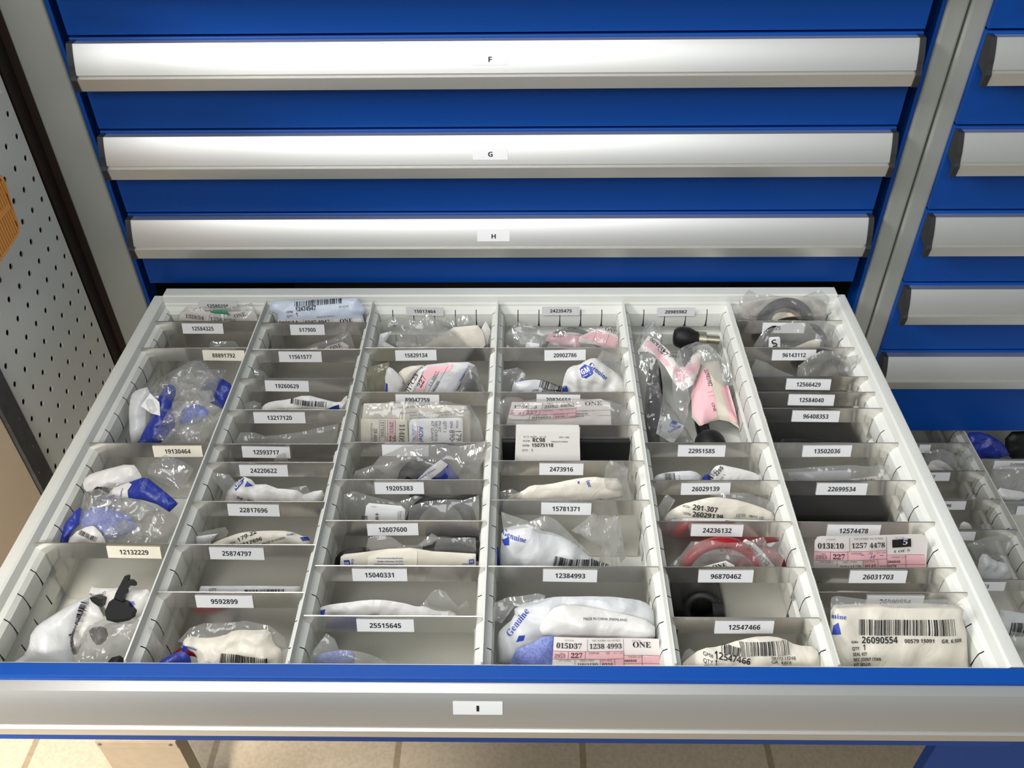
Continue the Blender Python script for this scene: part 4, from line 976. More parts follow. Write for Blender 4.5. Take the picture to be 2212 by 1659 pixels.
clearbag('A4', c, [(870, 640), (930, 668), (992, 850), (980, 890), (750, 890), (840, 740)], 'clear bag over the black rubber part below sticker 15829134', seed=71, t=0.7, lean=26, amp=0.003)
c = (3, 6.5, 9.5)
Sheet('A4', c, [(80, 1270), (75, 1050), (90, 940), (260, 935), (560, 945), (850, 955), (882, 1000), (885, 1270)], t=0.35, lean=22, puff=0.004, amp=0.0010, seed=72, scale=0.06, smooth=0) \
    .text('REMOVE OR DISCONNECT', (295, 978), (585, 953), 'bold', 'fade').text('Road wheel', (365, 1008), (487, 1000), 'sans', 'fade').text('Raise and support the vehicle to ensure', (437, 1026), (872, 986), 'sans', 'fade').text('Mark the relationship of the wheel and', (437, 1048), (842, 1006), 'sans', 'fade') \
    .done('leaflet', 'cream instruction leaflet reading REMOVE OR DISCONNECT', 'leaflet', 'paper')
Sheet('A4', c, [(68, 1270), (66, 1052), (410, 1056), (425, 1270)], t=0.48, lean=20, puff=0.001, amp=0.0006, seed=73, smooth=0) \
    .patch([(268, 1060), (325, 1060), (328, 1265), (268, 1265)], 'tagpink').text('114D55', (358, 1085), (352, 1262), 'serif').text('2953', (285, 1072), (284, 1152), 'serif', 'tagline').text('227', (284, 1170), (283, 1262), 'serif').text('117E04', (218, 1070), (217, 1178), 'serif', 'tagline').text('29-6631', (165, 1120), (163, 1240), 'serif', 'tagline') \
    .text('RELEASE SHIPMENT', (143, 1080), (142, 1230), 'sans', 'fade').line((268, 1060), (268, 1265)).line((325, 1060), (328, 1265)).line((250, 1062), (250, 1265)).line((208, 1062), (208, 1265)).line((208, 1185), (268, 1185)).line((268, 1160), (325, 1160)).line((208, 1062), (250, 1062)) \
    .done('stock_card', 'stock card turned sideways reading 114D5 on the cream leaflet', 'stock card', 'paper', GT)
Sheet('A4', c, [(428, 1270), (428, 1085), (440, 1062), (460, 1054), (800, 1045), (822, 1050), (828, 1065), (828, 1270)], t=0.52, lean=20, puff=0.0015, amp=0.0005, seed=74, smooth=0) \
    .text('ACDelco', (502, 1103), (501, 1265), 'bold', 'blueink').line((490, 1100), (489, 1265), 0.0005, 'redink').text('General Motors 4800', (470, 1100), (469, 1265), 'sans', 'blueink').text('Detroit, Michigan', (452, 1100), (452, 1265), 'sans', 'blueink') \
    .text('ACD#', (780, 1062), (780, 1118), 'sans').text('179-', (776, 1128), (776, 1232), 'sans').text('GM#', (735, 1065), (735, 1118), 'sans').text('89047', (730, 1130), (730, 1262), 'sans').text('QTY 1', (684, 1065), (684, 1152), 'sans').text('PIN KIT', (648, 1065), (648, 1145), 'sans').text('NEC CHEVILLE', (620, 1065), (620, 1245), 'sans').text('KIT CLAVIJA', (593, 1065), (593, 1212), 'sans') \
    .done('label_card', 'white label card reading PIN KIT turned sideways', 'label card', 'label')
clearbag('A4', c, [(20, 1270), (55, 1100), (75, 950), (300, 925), (700, 918), (880, 950), (950, 1060), (985, 1200), (975, 1270)], 'clear bag around the leaflet below sticker 89047759', seed=75, t=0.58, lean=20, amp=0.003, puff=0.008)
c = (3, 9.5, 11.5)
Sheet('B3', c, [(755, 370), (770, 280), (840, 210), (900, 190), (1050, 205), (1065, 260), (970, 370)], t=0.42, lean=18, puff=0.007, amp=0.0010, seed=76).done('rubber_part', 'black ribbed rubber part below the hidden sticker in the third column', 'rubber part', 'rubber')
Sheet('B3', c, [(860, 365), (970, 262), (1060, 194), (1112, 230), (1192, 335), (1195, 365)], t=0.5, lean=18, puff=0.004, amp=0.0006, seed=77, smooth=0).patch([(870, 362), (970, 264), (1060, 196), (1110, 230), (1000, 320), (950, 362)], 'pouch').text('General Motors', (905, 338), (1030, 258), 'bold', 'blueink') \
    .done('parts_pouch', 'blue pouch with a white band right of the black ribbed rubber', 'pouch', 'bluebag', GP)
clearbag('B3', c, [(435, 370), (470, 280), (580, 240), (765, 235), (765, 370)], 'hazy clear bag left of the black ribbed rubber part', 'clearhaze', seed=78, t=0.5)
clearbag('B3', c, [(590, 240), (640, 180), (800, 110), (1000, 98), (1200, 110), (1400, 60), (1370, 180), (1335, 240), (1335, 370), (760, 370)], 'crumpled clear bag covering a sticker in the third column', 'clearhaze', seed=79, t=0.45, lean=15, puff=0.012, amp=0.006)
c = (3, 11.5, 13.5)
Sheet('B3', c, [(530, 650), (545, 520), (565, 500), (790, 520), (815, 545), (808, 650)], t=0.45, lean=16, puff=0.0015, amp=0.0003, seed=80, smooth=0) \
    .bar((556, 640), (556, 582), 0.0055, 3, 14).text('8 081', (612, 562), (612, 622), 'bold').text('General Motors', (765, 548), (762, 640), 'sans', 'fade').text('Pontiac MI', (780, 548), (777, 620), 'sans', 'fade').text('GENUINE', (582, 520), (618, 523), 'bold', 'fade').done('label_card', 'white round-cornered label card with barcode below sticker 19205383', 'label card', 'label')
p = spot('B3', 1060, 660, -0.315); mb = ring(p, (0, -0.45, 0.9), 0.028, 0.0065, 44, 12, 0.8)
tag(build('rubber_ring', mb, 'rubber'), 'thick black rubber ring below sticker 19205383', 'ring')
clearbag('B3', c, [(825, 650), (850, 520), (960, 488), (1100, 476), (1220, 480), (1322, 448), (1322, 650)], 'clear bag around the thick black ring below sticker 19205383', seed=81, t=0.55, amp=0.003)
clearbag('B3', c, [(360, 650), (390, 440), (460, 418), (760, 498), (880, 450), (932, 460), (860, 520), (822, 650)], 'dull clear bag behind the round-cornered label card below sticker 19205383', seed=82, t=0.3, amp=0.003)
c = (3, 13.5, 15.5)
mb = MB(); mb.tube([spot('B3', 960, 850, -0.360), spot('B3', 1060, 820, -0.358), spot('B3', 1180, 812, -0.356), spot('B3', 1330, 830, -0.356)], 0.0095, 14)
tag(build('rubber_hose', mb, 'rubber'), 'black hose behind the long cream label below sticker 12607600', 'hose')
Sheet('B3', c, [(320, 960), (340, 850), (440, 815), (545, 800), (600, 850), (600, 960)], t=0.4, lean=15, puff=0.006, amp=0.0010, seed=83).done('rubber_part', 'dark rubber part at the left below sticker 12607600', 'rubber part', 'rubber')
Sheet('B3', c, [(362, 970), (370, 870), (395, 853), (560, 835), (700, 815), (850, 808), (1000, 832), (1302, 850), (1300, 970)], t=0.58, lean=15, puff=0.002, amp=0.0006, seed=84, smooth=0) \
    .patch([(555, 965), (562, 860), (700, 818), (850, 810), (900, 828), (897, 965)], 'creamlabel').text('General Motors Corporation', (803, 908), (603, 908), 'bold', 'blueink').text('Detroit, Michigan 48243', (803, 886), (625, 886), 'bold', 'blueink').text('www.gmgoodwrench.com', (803, 866), (618, 866), 'bold', 'blueink') \
    .logo((400, 918), (438, 915)).logo((1290, 880), (1255, 880)).text('Genuine', (1290, 905), (1205, 905), 'serif', 'blueink').text('Genuine', (446, 876), (447, 950), 'serif', 'blueink') \
    .done('label_strip', 'long cream label strip with small blue emblems below sticker 12607600', 'label', 'paper')
clearbag('B3', c, [(538, 845), (560, 740), (640, 723), (720, 735), (800, 790), (900, 790), (1000, 708), (1052, 742), (1000, 785), (860, 805), (700, 830)], 'clear bag folding up behind the long cream label', 'clearhaze', seed=85, t=0.42, lean=12, amp=0.003)
clearbag('B3', c, [(1040, 735), (1300, 740), (1305, 860), (1000, 850)], 'clear bag over the black hose below sticker 12607600', seed=86, t=0.45, lean=12, amp=0.003)
c = (3, 15.5, 17.5)
Sheet('B3', c, [(185, 1310), (190, 1240), (250, 1205), (430, 1180), (620, 1160), (800, 1190), (900, 1215), (950, 1210), (1040, 1245), (1150, 1240), (1195, 1310)], t=0.48, lean=18, puff=0.007, amp=0.0027, seed=87) \
    .bar((415, 1284), (876, 1280), 0.0055, 12, 46).patch([(235, 1222), (270, 1213), (266, 1242), (240, 1244)], 'blueink').done('parts_pouch', 'bright white pouch with a long barcode below sticker 15040331', 'pouch', 'pouch', GP)
clearbag('B3', c, [(900, 1225), (1000, 1110), (1050, 1093), (1090, 1110), (1180, 1215), (1240, 1173), (1262, 1230), (1250, 1310), (1040, 1270)], 'clear bag at the right of the bright white pouch below sticker 15040331', seed=88, t=0.45)
c = (3, 17.5, 19.4)
Sheet('B3', c, [(165, 1650), (200, 1545), (360, 1510), (470, 1520), (460, 1650)], t=0.5, lean=25, puff=0.004, amp=0.0010, seed=89).done('parts_pouch', 'blue-tinted pouch inside the clear bag below sticker 25515645', 'pouch', 'bluemesh', GP)
Sheet('B3', c, [(232, 1452), (262, 1424), (278, 1450)], t=0.42, lean=15, puff=0.001, amp=0.0000, seed=90, smooth=0).done('paper_slip', 'tiny white paper corner in the bag below sticker 25515645', 'slip', 'label')
clearbag('B3', c, [(130, 1650), (180, 1520), (240, 1440), (270, 1398), (330, 1440), (357, 1510), (480, 1520), (560, 1540), (790, 1650)], 'pointed clear bag below sticker 25515645 at the front panel', 'clearhaze', seed=91, t=0.55, lean=25, amp=0.003)
# ------------------------------------------------------------------ column 4
c = (4, 0, 3.5)
Sheet('A4', c, [(1690, 480), (1700, 440), (1830, 382), (1930, 370), (1990, 440), (1975, 550), (1820, 500)], t=0.5, lean=24, puff=0.002, amp=0.0006, seed=101, smooth=0).patch([(1705, 440), (1830, 390), (1990, 450), (1965, 540), (1820, 480)], 'tagpink').text('ONE', (1885, 388), (1970, 420), 'serif').line((1830, 385), (1800, 470)).line((1920, 420), (1890, 500)) \
    .done('stock_card', 'curved pink and white card reading ONE below sticker 24235475', 'stock card', 'tagwhite', GT)
Sheet('A4', c, [(1445, 470), (1475, 415), (1600, 422), (1710, 438), (1700, 520), (1560, 500)], t=0.45, lean=24, puff=0.002, amp=0.0008, seed=102, smooth=0).text('21JC', (1500, 440), (1600, 440), 'serif', 'tagline').done('stock_card', 'faded pink card left of the curved card below sticker 24235475', 'stock card', 'tagpink', GT)
Sheet('A4', c, [(1290, 550), (1305, 480), (1400, 492), (1400, 550)], t=0.6, lean=20, puff=0.001, amp=0.0004, seed=103, smooth=0).done('paper_slip', 'small white label corner below sticker 24235475', 'slip', 'label')
p = spot('A4', 1640, 590, -0.060); tag(build('rubber_ring', ring(p, (0, -0.5, 0.86), 0.034, 0.003, 44, 8), 'rubber'), 'thin dark ring in the clear bag below sticker 24235475', 'ring')
clearbag('A4', c, [(1190, 550), (1215, 410), (1300, 418), (1445, 462), (1400, 550)], 'hazy greenish bag at the left below sticker 24235475', 'frost', seed=104, t=0.5, lean=22)
clearbag('A4', c, [(1135, 550), (1150, 420), (1250, 320), (1400, 358), (1600, 372), (1800, 368), (1960, 380), (1995, 450), (1985, 550)], 'wide clear bag with shiny folds below sticker 24235475', seed=105, t=0.55, lean=26, amp=0.005)
c = (4, 3.5, 6.5)
Sheet('A4', c, [(1190, 890), (1200, 785), (1240, 780), (1290, 765), (1390, 758), (1480, 788), (1560, 830), (1575, 890)], t=0.55, lean=22, puff=0.006, amp=0.0024, seed=106).bar((1395, 806), (1555, 856), 0.0085, 4, 20).text('GM#', (1345, 838), (1395, 832), 'sans').text('20902786', (1415, 842), (1572, 862), 'bold', 'ink', 1.2) \
    .done('parts_pouch', 'low white pouch with barcode at the left below sticker 20902786', 'pouch', 'gpouch', GP)
Sheet('A4', c, [(1195, 810), (1240, 760), (1265, 700), (1297, 715), (1292, 760), (1240, 805)], t=0.48, lean=18, puff=0.004, amp=0.0020, seed=107).text('Gen', (1245, 790), (1280, 745), 'serif', 'blueink').done('parts_pouch', 'twisted white pouch end at the left below sticker 20902786', 'pouch', 'pouch', GP)
Sheet('A4', c, [(1568, 812), (1612, 803), (1612, 880), (1575, 880)], t=0.5, lean=18, puff=0.003, amp=0.0010, seed=108).done('parts_pouch', 'small blue pouch edge between two white pouches below sticker 20902786', 'pouch', 'bluebag', GP)
Sheet('A4', c, [(1560, 890), (1575, 780), (1600, 690), (1640, 658), (1700, 650), (1740, 620), (1800, 596), (1850, 610), (1880, 640), (1990, 720), (2042, 800), (2050, 890)], t=0.42, lean=24, puff=0.012, amp=0.0043, seed=109, scale=0.04) \
    .patch([(1697, 668), (1735, 636), (1788, 646), (1797, 690), (1742, 730), (1712, 722)], 'blueink').text('GM', (1716, 706), (1776, 672), 'bold', 'label', 1.2).line((1722, 716), (1776, 688), 0.0007, 'label').text('Genuine', (1762, 638), (1890, 742), 'serif', 'blueink') \
    .done('parts_pouch', 'bright white pouch with blue emblem below sticker 20902786', 'pouch', 'pouch', GP)
clearbag('A4', c, [(1050, 890), (1080, 740), (1130, 690), (1240, 668), (1285, 700), (1240, 770), (1200, 800), (1195, 890)], 'crumpled clear bag at the left below sticker 20902786', seed=110, t=0.5, lean=22, amp=0.005)
clearbag('A4', c, [(1820, 620), (1870, 540), (1930, 558), (1992, 590), (2062, 700), (2085, 800), (2070, 890), (2045, 800), (1960, 690), (1900, 650)], 'clear bag top standing behind the pouch with blue emblem', seed=111, t=0.4, lean=18, amp=0.003)
c = (4, 6.5, 8.5)
q = [(1195, 925), (1925, 912), (1940, 1125), (1145, 1125)]
Card('A4', c, [(1195, 925), (1690, 918), (1860, 912), (1930, 940), (1940, 1125), (1145, 1125)], t=0.45, lean=16, seed=112, curl=0.0025).frame(q).stock('126E56', '2082 6650', 'ONE', '0196', 'RIM094', '086848', '2953', '227', '20826650', 0.66).done('stock_card', 'pink and white card reading 126E56 standing in a clear bag', 'stock card', 'tagwhite', GT)
clearbag('A4', c, [(1045, 1130), (1055, 990), (1090, 930), (1150, 893), (1250, 893), (1290, 918), (1700, 903), (1840, 910), (1920, 918), (2040, 958), (2068, 1010), (2050, 1130)], 'clear bag around the card reading 126E56', seed=113, t=0.55, lean=16, amp=0.0028, puff=0.006)
c = (4, 8.5, 10.5)
mb = MB(); mb.box((XP[3]+0.0095, Y0S-8.5*SLOT-0.0100, -0.0795), (XP[4]-0.0095, Y0S-8.5*SLOT-0.0062, -0.0185))  # black sheet added to make the plate behind the box look dark
tag(build('darkening_sheet', mb, 'rubber', bevel=0.001), 'upright black sheet added to darken the plate behind the white box printed 15075118', 'rubber part')
S = solid('A4', c, [(1226, 1146), (1700, 1150), (1706, 1390), (1216, 1390)], 0.016, t=0.45, lean=18)
S.text('4113 16243', (1280, 1192), (1380, 1193), 'sans', 'ink', 1, 0.0004).text('LC 13', (1400, 1193), (1450, 1193), 'sans', 'ink', 1, 0.0004).text('GR.1.240', (1546, 1196), (1622, 1196), 'sans', 'ink', 1, 0.0004).text('ACD#', (1276, 1222), (1330, 1222), 'sans', 'ink', 1, 0.0004).text('RC98', (1346, 1226), (1443, 1226), 'bold', 'ink', 1.2, 0.0004) \
    .text('MADE IN INDIA', (1488, 1228), (1612, 1228), 'sans', 'ink', 1, 0.0004).text('GM#', (1273, 1258), (1325, 1258), 'sans', 'ink', 1, 0.0004).text('15075118', (1340, 1262), (1505, 1262), 'bold', 'ink', 1.15, 0.0004).text('QTY.', (1270, 1294), (1320, 1294), 'sans', 'ink', 1, 0.0004).text('1', (1340, 1297), (1352, 1297), 'bold', 'ink', 1.5, 0.0004)
S.done('card_box', 'white cardboard box printed 15075118 leaning on its divider', 'box', 'box')
c = (4, 10.5, 12.5)
Sheet('B4', c, [(150, 500), (200, 445), (280, 420), (340, 375), (450, 375), (600, 340), (770, 316), (850, 328), (965, 330), (978, 500)], t=0.42, lean=16, puff=0.006, amp=0.0010, seed=114) \
    .patch([(180, 498), (250, 456), (660, 447), (860, 450), (885, 498)], 'tagwhite').text('ONE', (735, 487), (842, 482), 'serif').text('PART NUMBER/NO. DE PIEZA', (450, 470), (652, 466), 'sans', 'fade').line((420, 452), (420, 495)).line((668, 448), (668, 495)) \
    .text('ine', (718, 336), (738, 376), 'serif', 'blueink').patch([(660, 342), (672, 338), (676, 352), (664, 354)], 'blueink').done('parts_pouch', 'cream pouch with a card strip below sticker 2473916', 'pouch', 'cpouch', GP)
clearbag('B4', c, [(845, 400), (855, 250), (890, 203), (1012, 260), (1005, 330), (1055, 500), (980, 500), (960, 410)], 'clear bag standing upright in front of sticker 2473916', seed=115, t=0.5, lean=8, amp=0.004)
clearbag('B4', c, [(105, 500), (130, 420), (210, 400), (270, 430), (200, 500)], 'low clear bag corner at the left below sticker 2473916', seed=116, t=0.5)
c = (4, 12.5, 15.5)
Sheet('B4', c, [(85, 980), (85, 850), (92, 808), (122, 800), (130, 980)], t=0.5, lean=22, puff=0.003, amp=0.0010, seed=117).done('parts_pouch', 'blue pouch edge by the partition below sticker 15781371', 'pouch', 'bluebag', GP)
Sheet('B4', c, [(110, 980), (135, 800), (138, 690), (200, 660), (330, 638), (400, 690), (520, 713), (640, 770), (700, 830), (780, 890), (880, 940), (880, 980)], t=0.5, lean=28, puff=0.012, amp=0.0034, seed=118, scale=0.05) \
    .text('Genuine', (140, 704), (305, 738), 'serif', 'blueink', 1.1).patch([(140, 742), (192, 705), (192, 760), (160, 772)], 'blueink').bar((490, 905), (860, 968), 0.0105, 7, 34).text('GM#', (413, 912), (472, 928), 'sans').text('15781371', (500, 942), (690, 985), 'bold') \
    .done('parts_pouch', 'white pouch with barcode and blue lettering below sticker 15781371', 'pouch', 'gpouch', GP)
Sheet('B4', c, [(910, 585), (945, 598), (975, 760), (992, 880), (960, 915), (930, 800)], t=0.3, lean=10, puff=0.001, amp=0.0006, seed=119, smooth=0).done('film_strip', 'translucent film edge right of the knotted clear bag below 15781371', 'film strip', 'frost')
clearbag('B4', c, [(135, 560), (330, 628), (440, 583), (520, 620), (620, 720), (790, 900), (640, 790), (420, 700), (150, 680)], 'clear bag draped over the white pouch below sticker 15781371', 'clearhaze', seed=120, t=0.45, lean=24, amp=0.003)
clearbag('B4', c, [(615, 692), (720, 610), (770, 563), (850, 610), (942, 590), (942, 720), (972, 770), (930, 850), (945, 970), (800, 970), (830, 800), (740, 745)], 'knotted clear bag standing right below sticker 15781371', 'clearhaze', seed=121, t=0.42, lean=18, amp=0.006, puff=0.010)
c = (4, 15.5, 19.4)
Sheet('B4', c, [(100, 1660), (110, 1420), (130, 1370), (230, 1290), (225, 1210), (450, 1150), (620, 1145), (830, 1140), (1010, 1155), (1120, 1178), (1182, 1230), (1192, 1300), (1205, 1440), (1210, 1660)], t=0.40, lean=38, puff=0.010, amp=0.0043, seed=122, scale=0.05) \
    .text('Genuine', (200, 1405), (330, 1225), 'serif', 'blueink').patch([(240, 1435), (258, 1392), (300, 1385), (290, 1424)], 'blueink').text('GM#', (480, 1276), (522, 1216), 'sans', 'ink', 1.2).done('parts_pouch', 'large white pouch in the front middle compartment of sticker 12384993', 'pouch', 'gpouch', GP)
Sheet('B4', c, [(175, 1660), (240, 1510), (360, 1462), (420, 1422), (500, 1413), (520, 1660)], t=0.56, lean=38, puff=0.003, amp=0.0008, seed=123, smooth=0).done('parts_pouch', 'blue and white mesh-printed pouch left of the card reading 015D37', 'pouch', 'bluemesh', GP)
Sheet('B4', c, [(395, 1365), (430, 1290), (520, 1198), (700, 1210), (960, 1258), (1192, 1318), (1200, 1450), (1000, 1440), (820, 1428), (500, 1425), (420, 1415)], t=0.53, lean=40, puff=0.007, amp=0.0031, seed=124, scale=0.05) \
    .text('MADE IN CHINA (MAINLAND', (697, 1288), (1000, 1305), 'sans', 'ink').done('parts_pouch', 'white pouch fold printed MADE IN CHINA above the card reading 015D37', 'pouch', 'pouch', GP)
q = [(500, 1420), (1225, 1440), (1240, 1660), (485, 1660)]
Card('B4', c, q, t=0.63, lean=34, seed=125, curl=0.0015).frame(q).stock('015D37', '1238 4993', 'ONE', '0316', 'DRO180').done('stock_card', 'pink and white card reading 015D37 in the front middle compartment', 'stock card', 'tagwhite', GT)
clearbag('B4', c, [(70, 1310), (90, 1190), (180, 1150), (390, 1123), (442, 1140), (430, 1168), (225, 1215), (140, 1330)], 'clear bag corner at the left partition below sticker 12384993', seed=126, t=0.42, lean=30, amp=0.003)
# ------------------------------------------------------------------ column 5
c = (5, 0, 9.5)
def spotz(view, x, y, z):
    V = VIEW[view]; return at_z(V[0]+x/V[2], V[1]+y/V[2], z)
k0 = np.array(spotz('A5', 498, 462, -0.033)); k1 = np.array(spotz('A5', 780, 483, -0.033)); ax = (k1-k0)/np.linalg.norm(k1-k0)
root = empty('ball_joint', tuple(k0), 'black steering ball joint with threaded stud below sticker 20985982', 'ball joint')
mb = MB(); ts = [(-0.0140, 0.004), (-0.0130, 0.0085), (-0.0100, 0.0115), (-0.0050, 0.0128), (0.0, 0.0130), (0.0050, 0.0124), (0.0090, 0.0105), (0.0120, 0.0090), (0.0150, 0.0086)]
mb.tube([k0+ax*a for a, r in ts], [r for a, r in ts], 22); child('boot', mb, 'rubber', root)
mb = MB(); mb.tube([k0+ax*0.0160, k0+ax*0.0245], 0.0086, 6); child('nut', mb, 'bolt', root)
mb = MB(); L = np.linalg.norm(k1-k0); n = 40
mb.tube([k0+ax*(0.0245+(L-0.027)*i/n) for i in range(n+1)], [0.0054 if i % 2 else 0.0047 for i in range(n+1)], 12); child('stud', mb, 'bolt', root)
e0 = np.array(spotz('A5', 690, 1282, -0.050))
mb = MB(); mb.tube([k0+(0, -0.006, -0.006), k0*0.75+e0*0.25+(0.002, 0, -0.014), k0*0.4+e0*0.6+(0.002, 0, -0.020), e0+(0, 0, -0.012)], [0.0070, 0.0070, 0.0070, 0.008], 14); child('rod', mb, 'blackplastic', root)
ax2 = (e0-k0)/np.linalg.norm(e0-k0)
mb = MB(); ts = [(-0.0115, 0.007), (-0.0105, 0.0115), (-0.008, 0.0140), (-0.003, 0.0160), (0.006, 0.0170), (0.014, 0.0150), (0.0165, 0.0105)]
mb.tube([e0+ax2*a for a, r in ts], [r for a, r in ts], 24); child('boot', mb, 'rubber', root)
Sheet('A5', c, [(210, 1320), (180, 1000), (235, 600), (300, 640), (335, 900), (295, 1100), (310, 1320)], t=0.60, lean=66, z0=-0.055, puff=0.010, amp=0.0006, seed=131).done('rubber_part', 'long black rubber part in the left bag below sticker 20985982', 'rubber part', 'rubber')
Sheet('A5', c, [(545, 900), (600, 740), (620, 660), (760, 640), (860, 1000), (918, 1160), (840, 1110), (760, 1093), (690, 1110), (620, 1155), (550, 1075)], t=0.60, lean=72, z0=-0.044, puff=0.012, amp=0.0006, seed=132, rnd_r=0.03, smooth=0) \
    .patch([(545, 905), (600, 745), (655, 720), (742, 1090), (690, 1108), (622, 1150), (556, 1070)], 'tagpink').patch([(762, 875), (825, 840), (910, 1140), (838, 1105)], 'tagpink').text('20985982', (635, 735), (668, 880), 'sans').text('ONE', (686, 1005), (712, 1062), 'sans').line((660, 925), (695, 920)).line((668, 955), (705, 950)) \
    .done('card_sleeve', 'rolled pink and cream card sleeve around the ball joint rod', 'card sleeve', 'kraft')
Sheet('A5', c, [(130, 568), (215, 447), (290, 480), (380, 570), (450, 690), (500, 685), (560, 590), (612, 553), (627, 570), (600, 720), (560, 825), (480, 872), (415, 810), (340, 680), (270, 600), (210, 570)], t=0.45, lean=60, z0=-0.030, puff=0.002, amp=0.0026, seed=133, smooth=0) \
    .patch([(400, 690), (450, 705), (510, 690), (615, 630), (600, 720), (440, 812)], 'tagpink').patch([(180, 520), (215, 485), (300, 560), (385, 680), (345, 680), (270, 590)], 'tagpink').text('121K00', (355, 560), (240, 462), 'serif').text('2098 5982', (372, 610), (540, 650), 'serif').text('ONE', (535, 615), (600, 578), 'serif').text('227', (285, 552), (345, 612), 'serif') \
    .done('stock_card', 'bent pink and white card lying over the ball joint', 'stock card', 'tagwhite', GT)
Sheet('A5', c, [(275, 1200), (308, 1058), (492, 1138), (480, 1175), (405, 1280)], t=0.62, lean=55, z0=-0.045, puff=0.001, amp=0.0004, seed=134, smooth=0).patch([(378, 1140), (400, 1098), (440, 1112), (420, 1158)], 'blueink').text('GM', (384, 1140), (424, 1152), 'bold', 'label').text('Genuine', (375, 1200), (470, 1148), 'serif', 'blueink').text('KOMPL', (300, 1100), (290, 1200), 'sans', 'fade') \
    .done('label_card', 'grey-white label with a blue emblem front left below 20985982', 'label card', 'gpouch')
clearbag('A5', c, [(90, 640), (120, 480), (235, 300), (330, 440), (300, 640), (320, 900), (430, 1040), (560, 1250), (580, 1300), (190, 1300), (140, 900)], 'long clear bag along the left partition below sticker 20985982', seed=135, t=0.50, lean=58, z0=-0.030, puff=0.010, amp=0.005, h=0.004)
clearbag('A5', c, [(400, 820), (440, 560), (590, 490), (680, 510), (830, 660), (885, 830), (790, 835), (620, 660), (560, 900), (490, 1130), (430, 1000)], 'clear bag over the ball joint and bent card below 20985982', seed=136, t=0.42, lean=60, z0=-0.018, puff=0.006, amp=0.004, h=0.004)
c = (5, 9.5, 11.5)
Sheet('B5', c, [(90, 375), (110, 310), (180, 290), (280, 280), (380, 276), (440, 320), (435, 375)], t=0.45, lean=18, puff=0.006, amp=0.0020, seed=137).bar((178, 350), (246, 345), 0.0095, 11, 12).text('GTY 1', (282, 335), (280, 295), 'bold', 'fade').done('parts_pouch', 'white pouch with a short barcode at the left below 22951585', 'pouch', 'gpouch', GP)
Sheet('B5', c, [(435, 375), (440, 310), (492, 298), (495, 375)], t=0.5, lean=15, puff=0.003, amp=0.0010, seed=138).done('parts_pouch', 'small blue pouch edge between the pouches below sticker 22951585', 'pouch', 'bluebag', GP)
Sheet('B5', c, [(492, 375), (490, 300), (520, 250), (560, 236), (600, 243), (720, 268), (800, 293), (842, 320), (838, 375)], t=0.48, lean=18, puff=0.007, amp=0.0027, seed=139).text('2295', (528, 300), (582, 250), 'bold', 'ink', 1.1).text('QTY 1', (560, 345), (592, 288), 'sans').bar((500, 330), (535, 262), 0.004, 3, 8).patch([(705, 370), (720, 345), (835, 332), (836, 370)], 'bluebag') \
    .done('parts_pouch', 'crumpled white pouch at the right below sticker 22951585', 'pouch', 'pouch', GP)
c = (5, 11.5, 13.5)
Sheet('B5', c, [(150, 650), (200, 560), (290, 510), (400, 480), (520, 455), (620, 470), (700, 482), (850, 530), (932, 570), (940, 650)], t=0.42, lean=18, puff=0.006, amp=0.0010, seed=140) \
    .text('ACD#', (296, 515), (345, 519), 'sans').text('291-307', (362, 527), (532, 543), 'bold', 'ink', 1.1).text('GM#', (297, 556), (350, 563), 'sans').text('26029139', (358, 569), (567, 589), 'bold', 'ink', 1.1).text('LC 02', (657, 566), (725, 575), 'sans', 'ink', 1.1).text('08772 132', (748, 575), (850, 591), 'sans') \
    .done('parts_pouch', 'cream pouch printed 26029139 below the sticker of that number', 'pouch', 'cpouch', GP)
Sheet('B5', c, [(190, 684), (205, 629), (240, 606), (400, 604), (600, 606), (800, 616), (975, 624), (985, 684)], t=0.58, lean=16, puff=0.004, amp=0.0008, seed=141).bar((590, 636), (742, 646), 0.004, 8, 16).text('SEAL KIT', (235, 608), (300, 610), 'sans').done('parts_pouch', 'second white pouch in front of the one printed 26029139', 'pouch', 'pouch', GP)
clearbag('B5', c, [(490, 450), (600, 428), (740, 430), (900, 480), (955, 575), (900, 580), (700, 490)], 'clear bag behind the pouch printed 26029139', seed=142, t=0.35, lean=14, amp=0.003)
clearbag('B5', c, [(105, 570), (190, 438), (252, 480), (205, 560), (160, 660), (110, 660)], 'clear bag corner left of the pouch printed 26029139', 'clearhaze', seed=143, t=0.45, lean=14)
c = (5, 13.5, 15.5)
p = spot('B5', 560, 1000, -0.3745); tag(build('rubber_ring', ring(p, (0, -0.93, 0.37), 0.0330, 0.0048, 48, 12, 1.4), 'red'), 'large red ring below sticker 24236132', 'ring')
p = spot('B5', 830, 1000, -0.362); tag(build('rubber_ring', ring(p, (0.15, -0.9, 0.42), 0.0215, 0.0055, 40, 12, 1.3), 'red'), 'second red ring half hidden at the right below 24236132', 'ring')
Sheet('B5', c, [(380, 800), (386, 768), (520, 776), (690, 782), (735, 748), (800, 780), (850, 830), (955, 960), (800, 960), (740, 872), (580, 846), (430, 858)], t=0.30, lean=24, puff=0.003, amp=0.0006, seed=144, smooth=0) \
    .patch([(600, 780), (695, 784), (790, 950), (745, 872), (600, 848)], 'tagpink').text('2423 6132', (732, 795), (878, 930), 'serif').text('272', (588, 800), (618, 845), 'serif', 'tagline').text('184', (535, 790), (562, 832), 'serif', 'tagline').line((640, 782), (700, 860)).line((575, 780), (620, 845)).line((700, 785), (800, 945)) \
    .done('stock_card', 'bent pink and white card reading 2423 6132 over the red ring', 'stock card', 'tagwhite', GT)
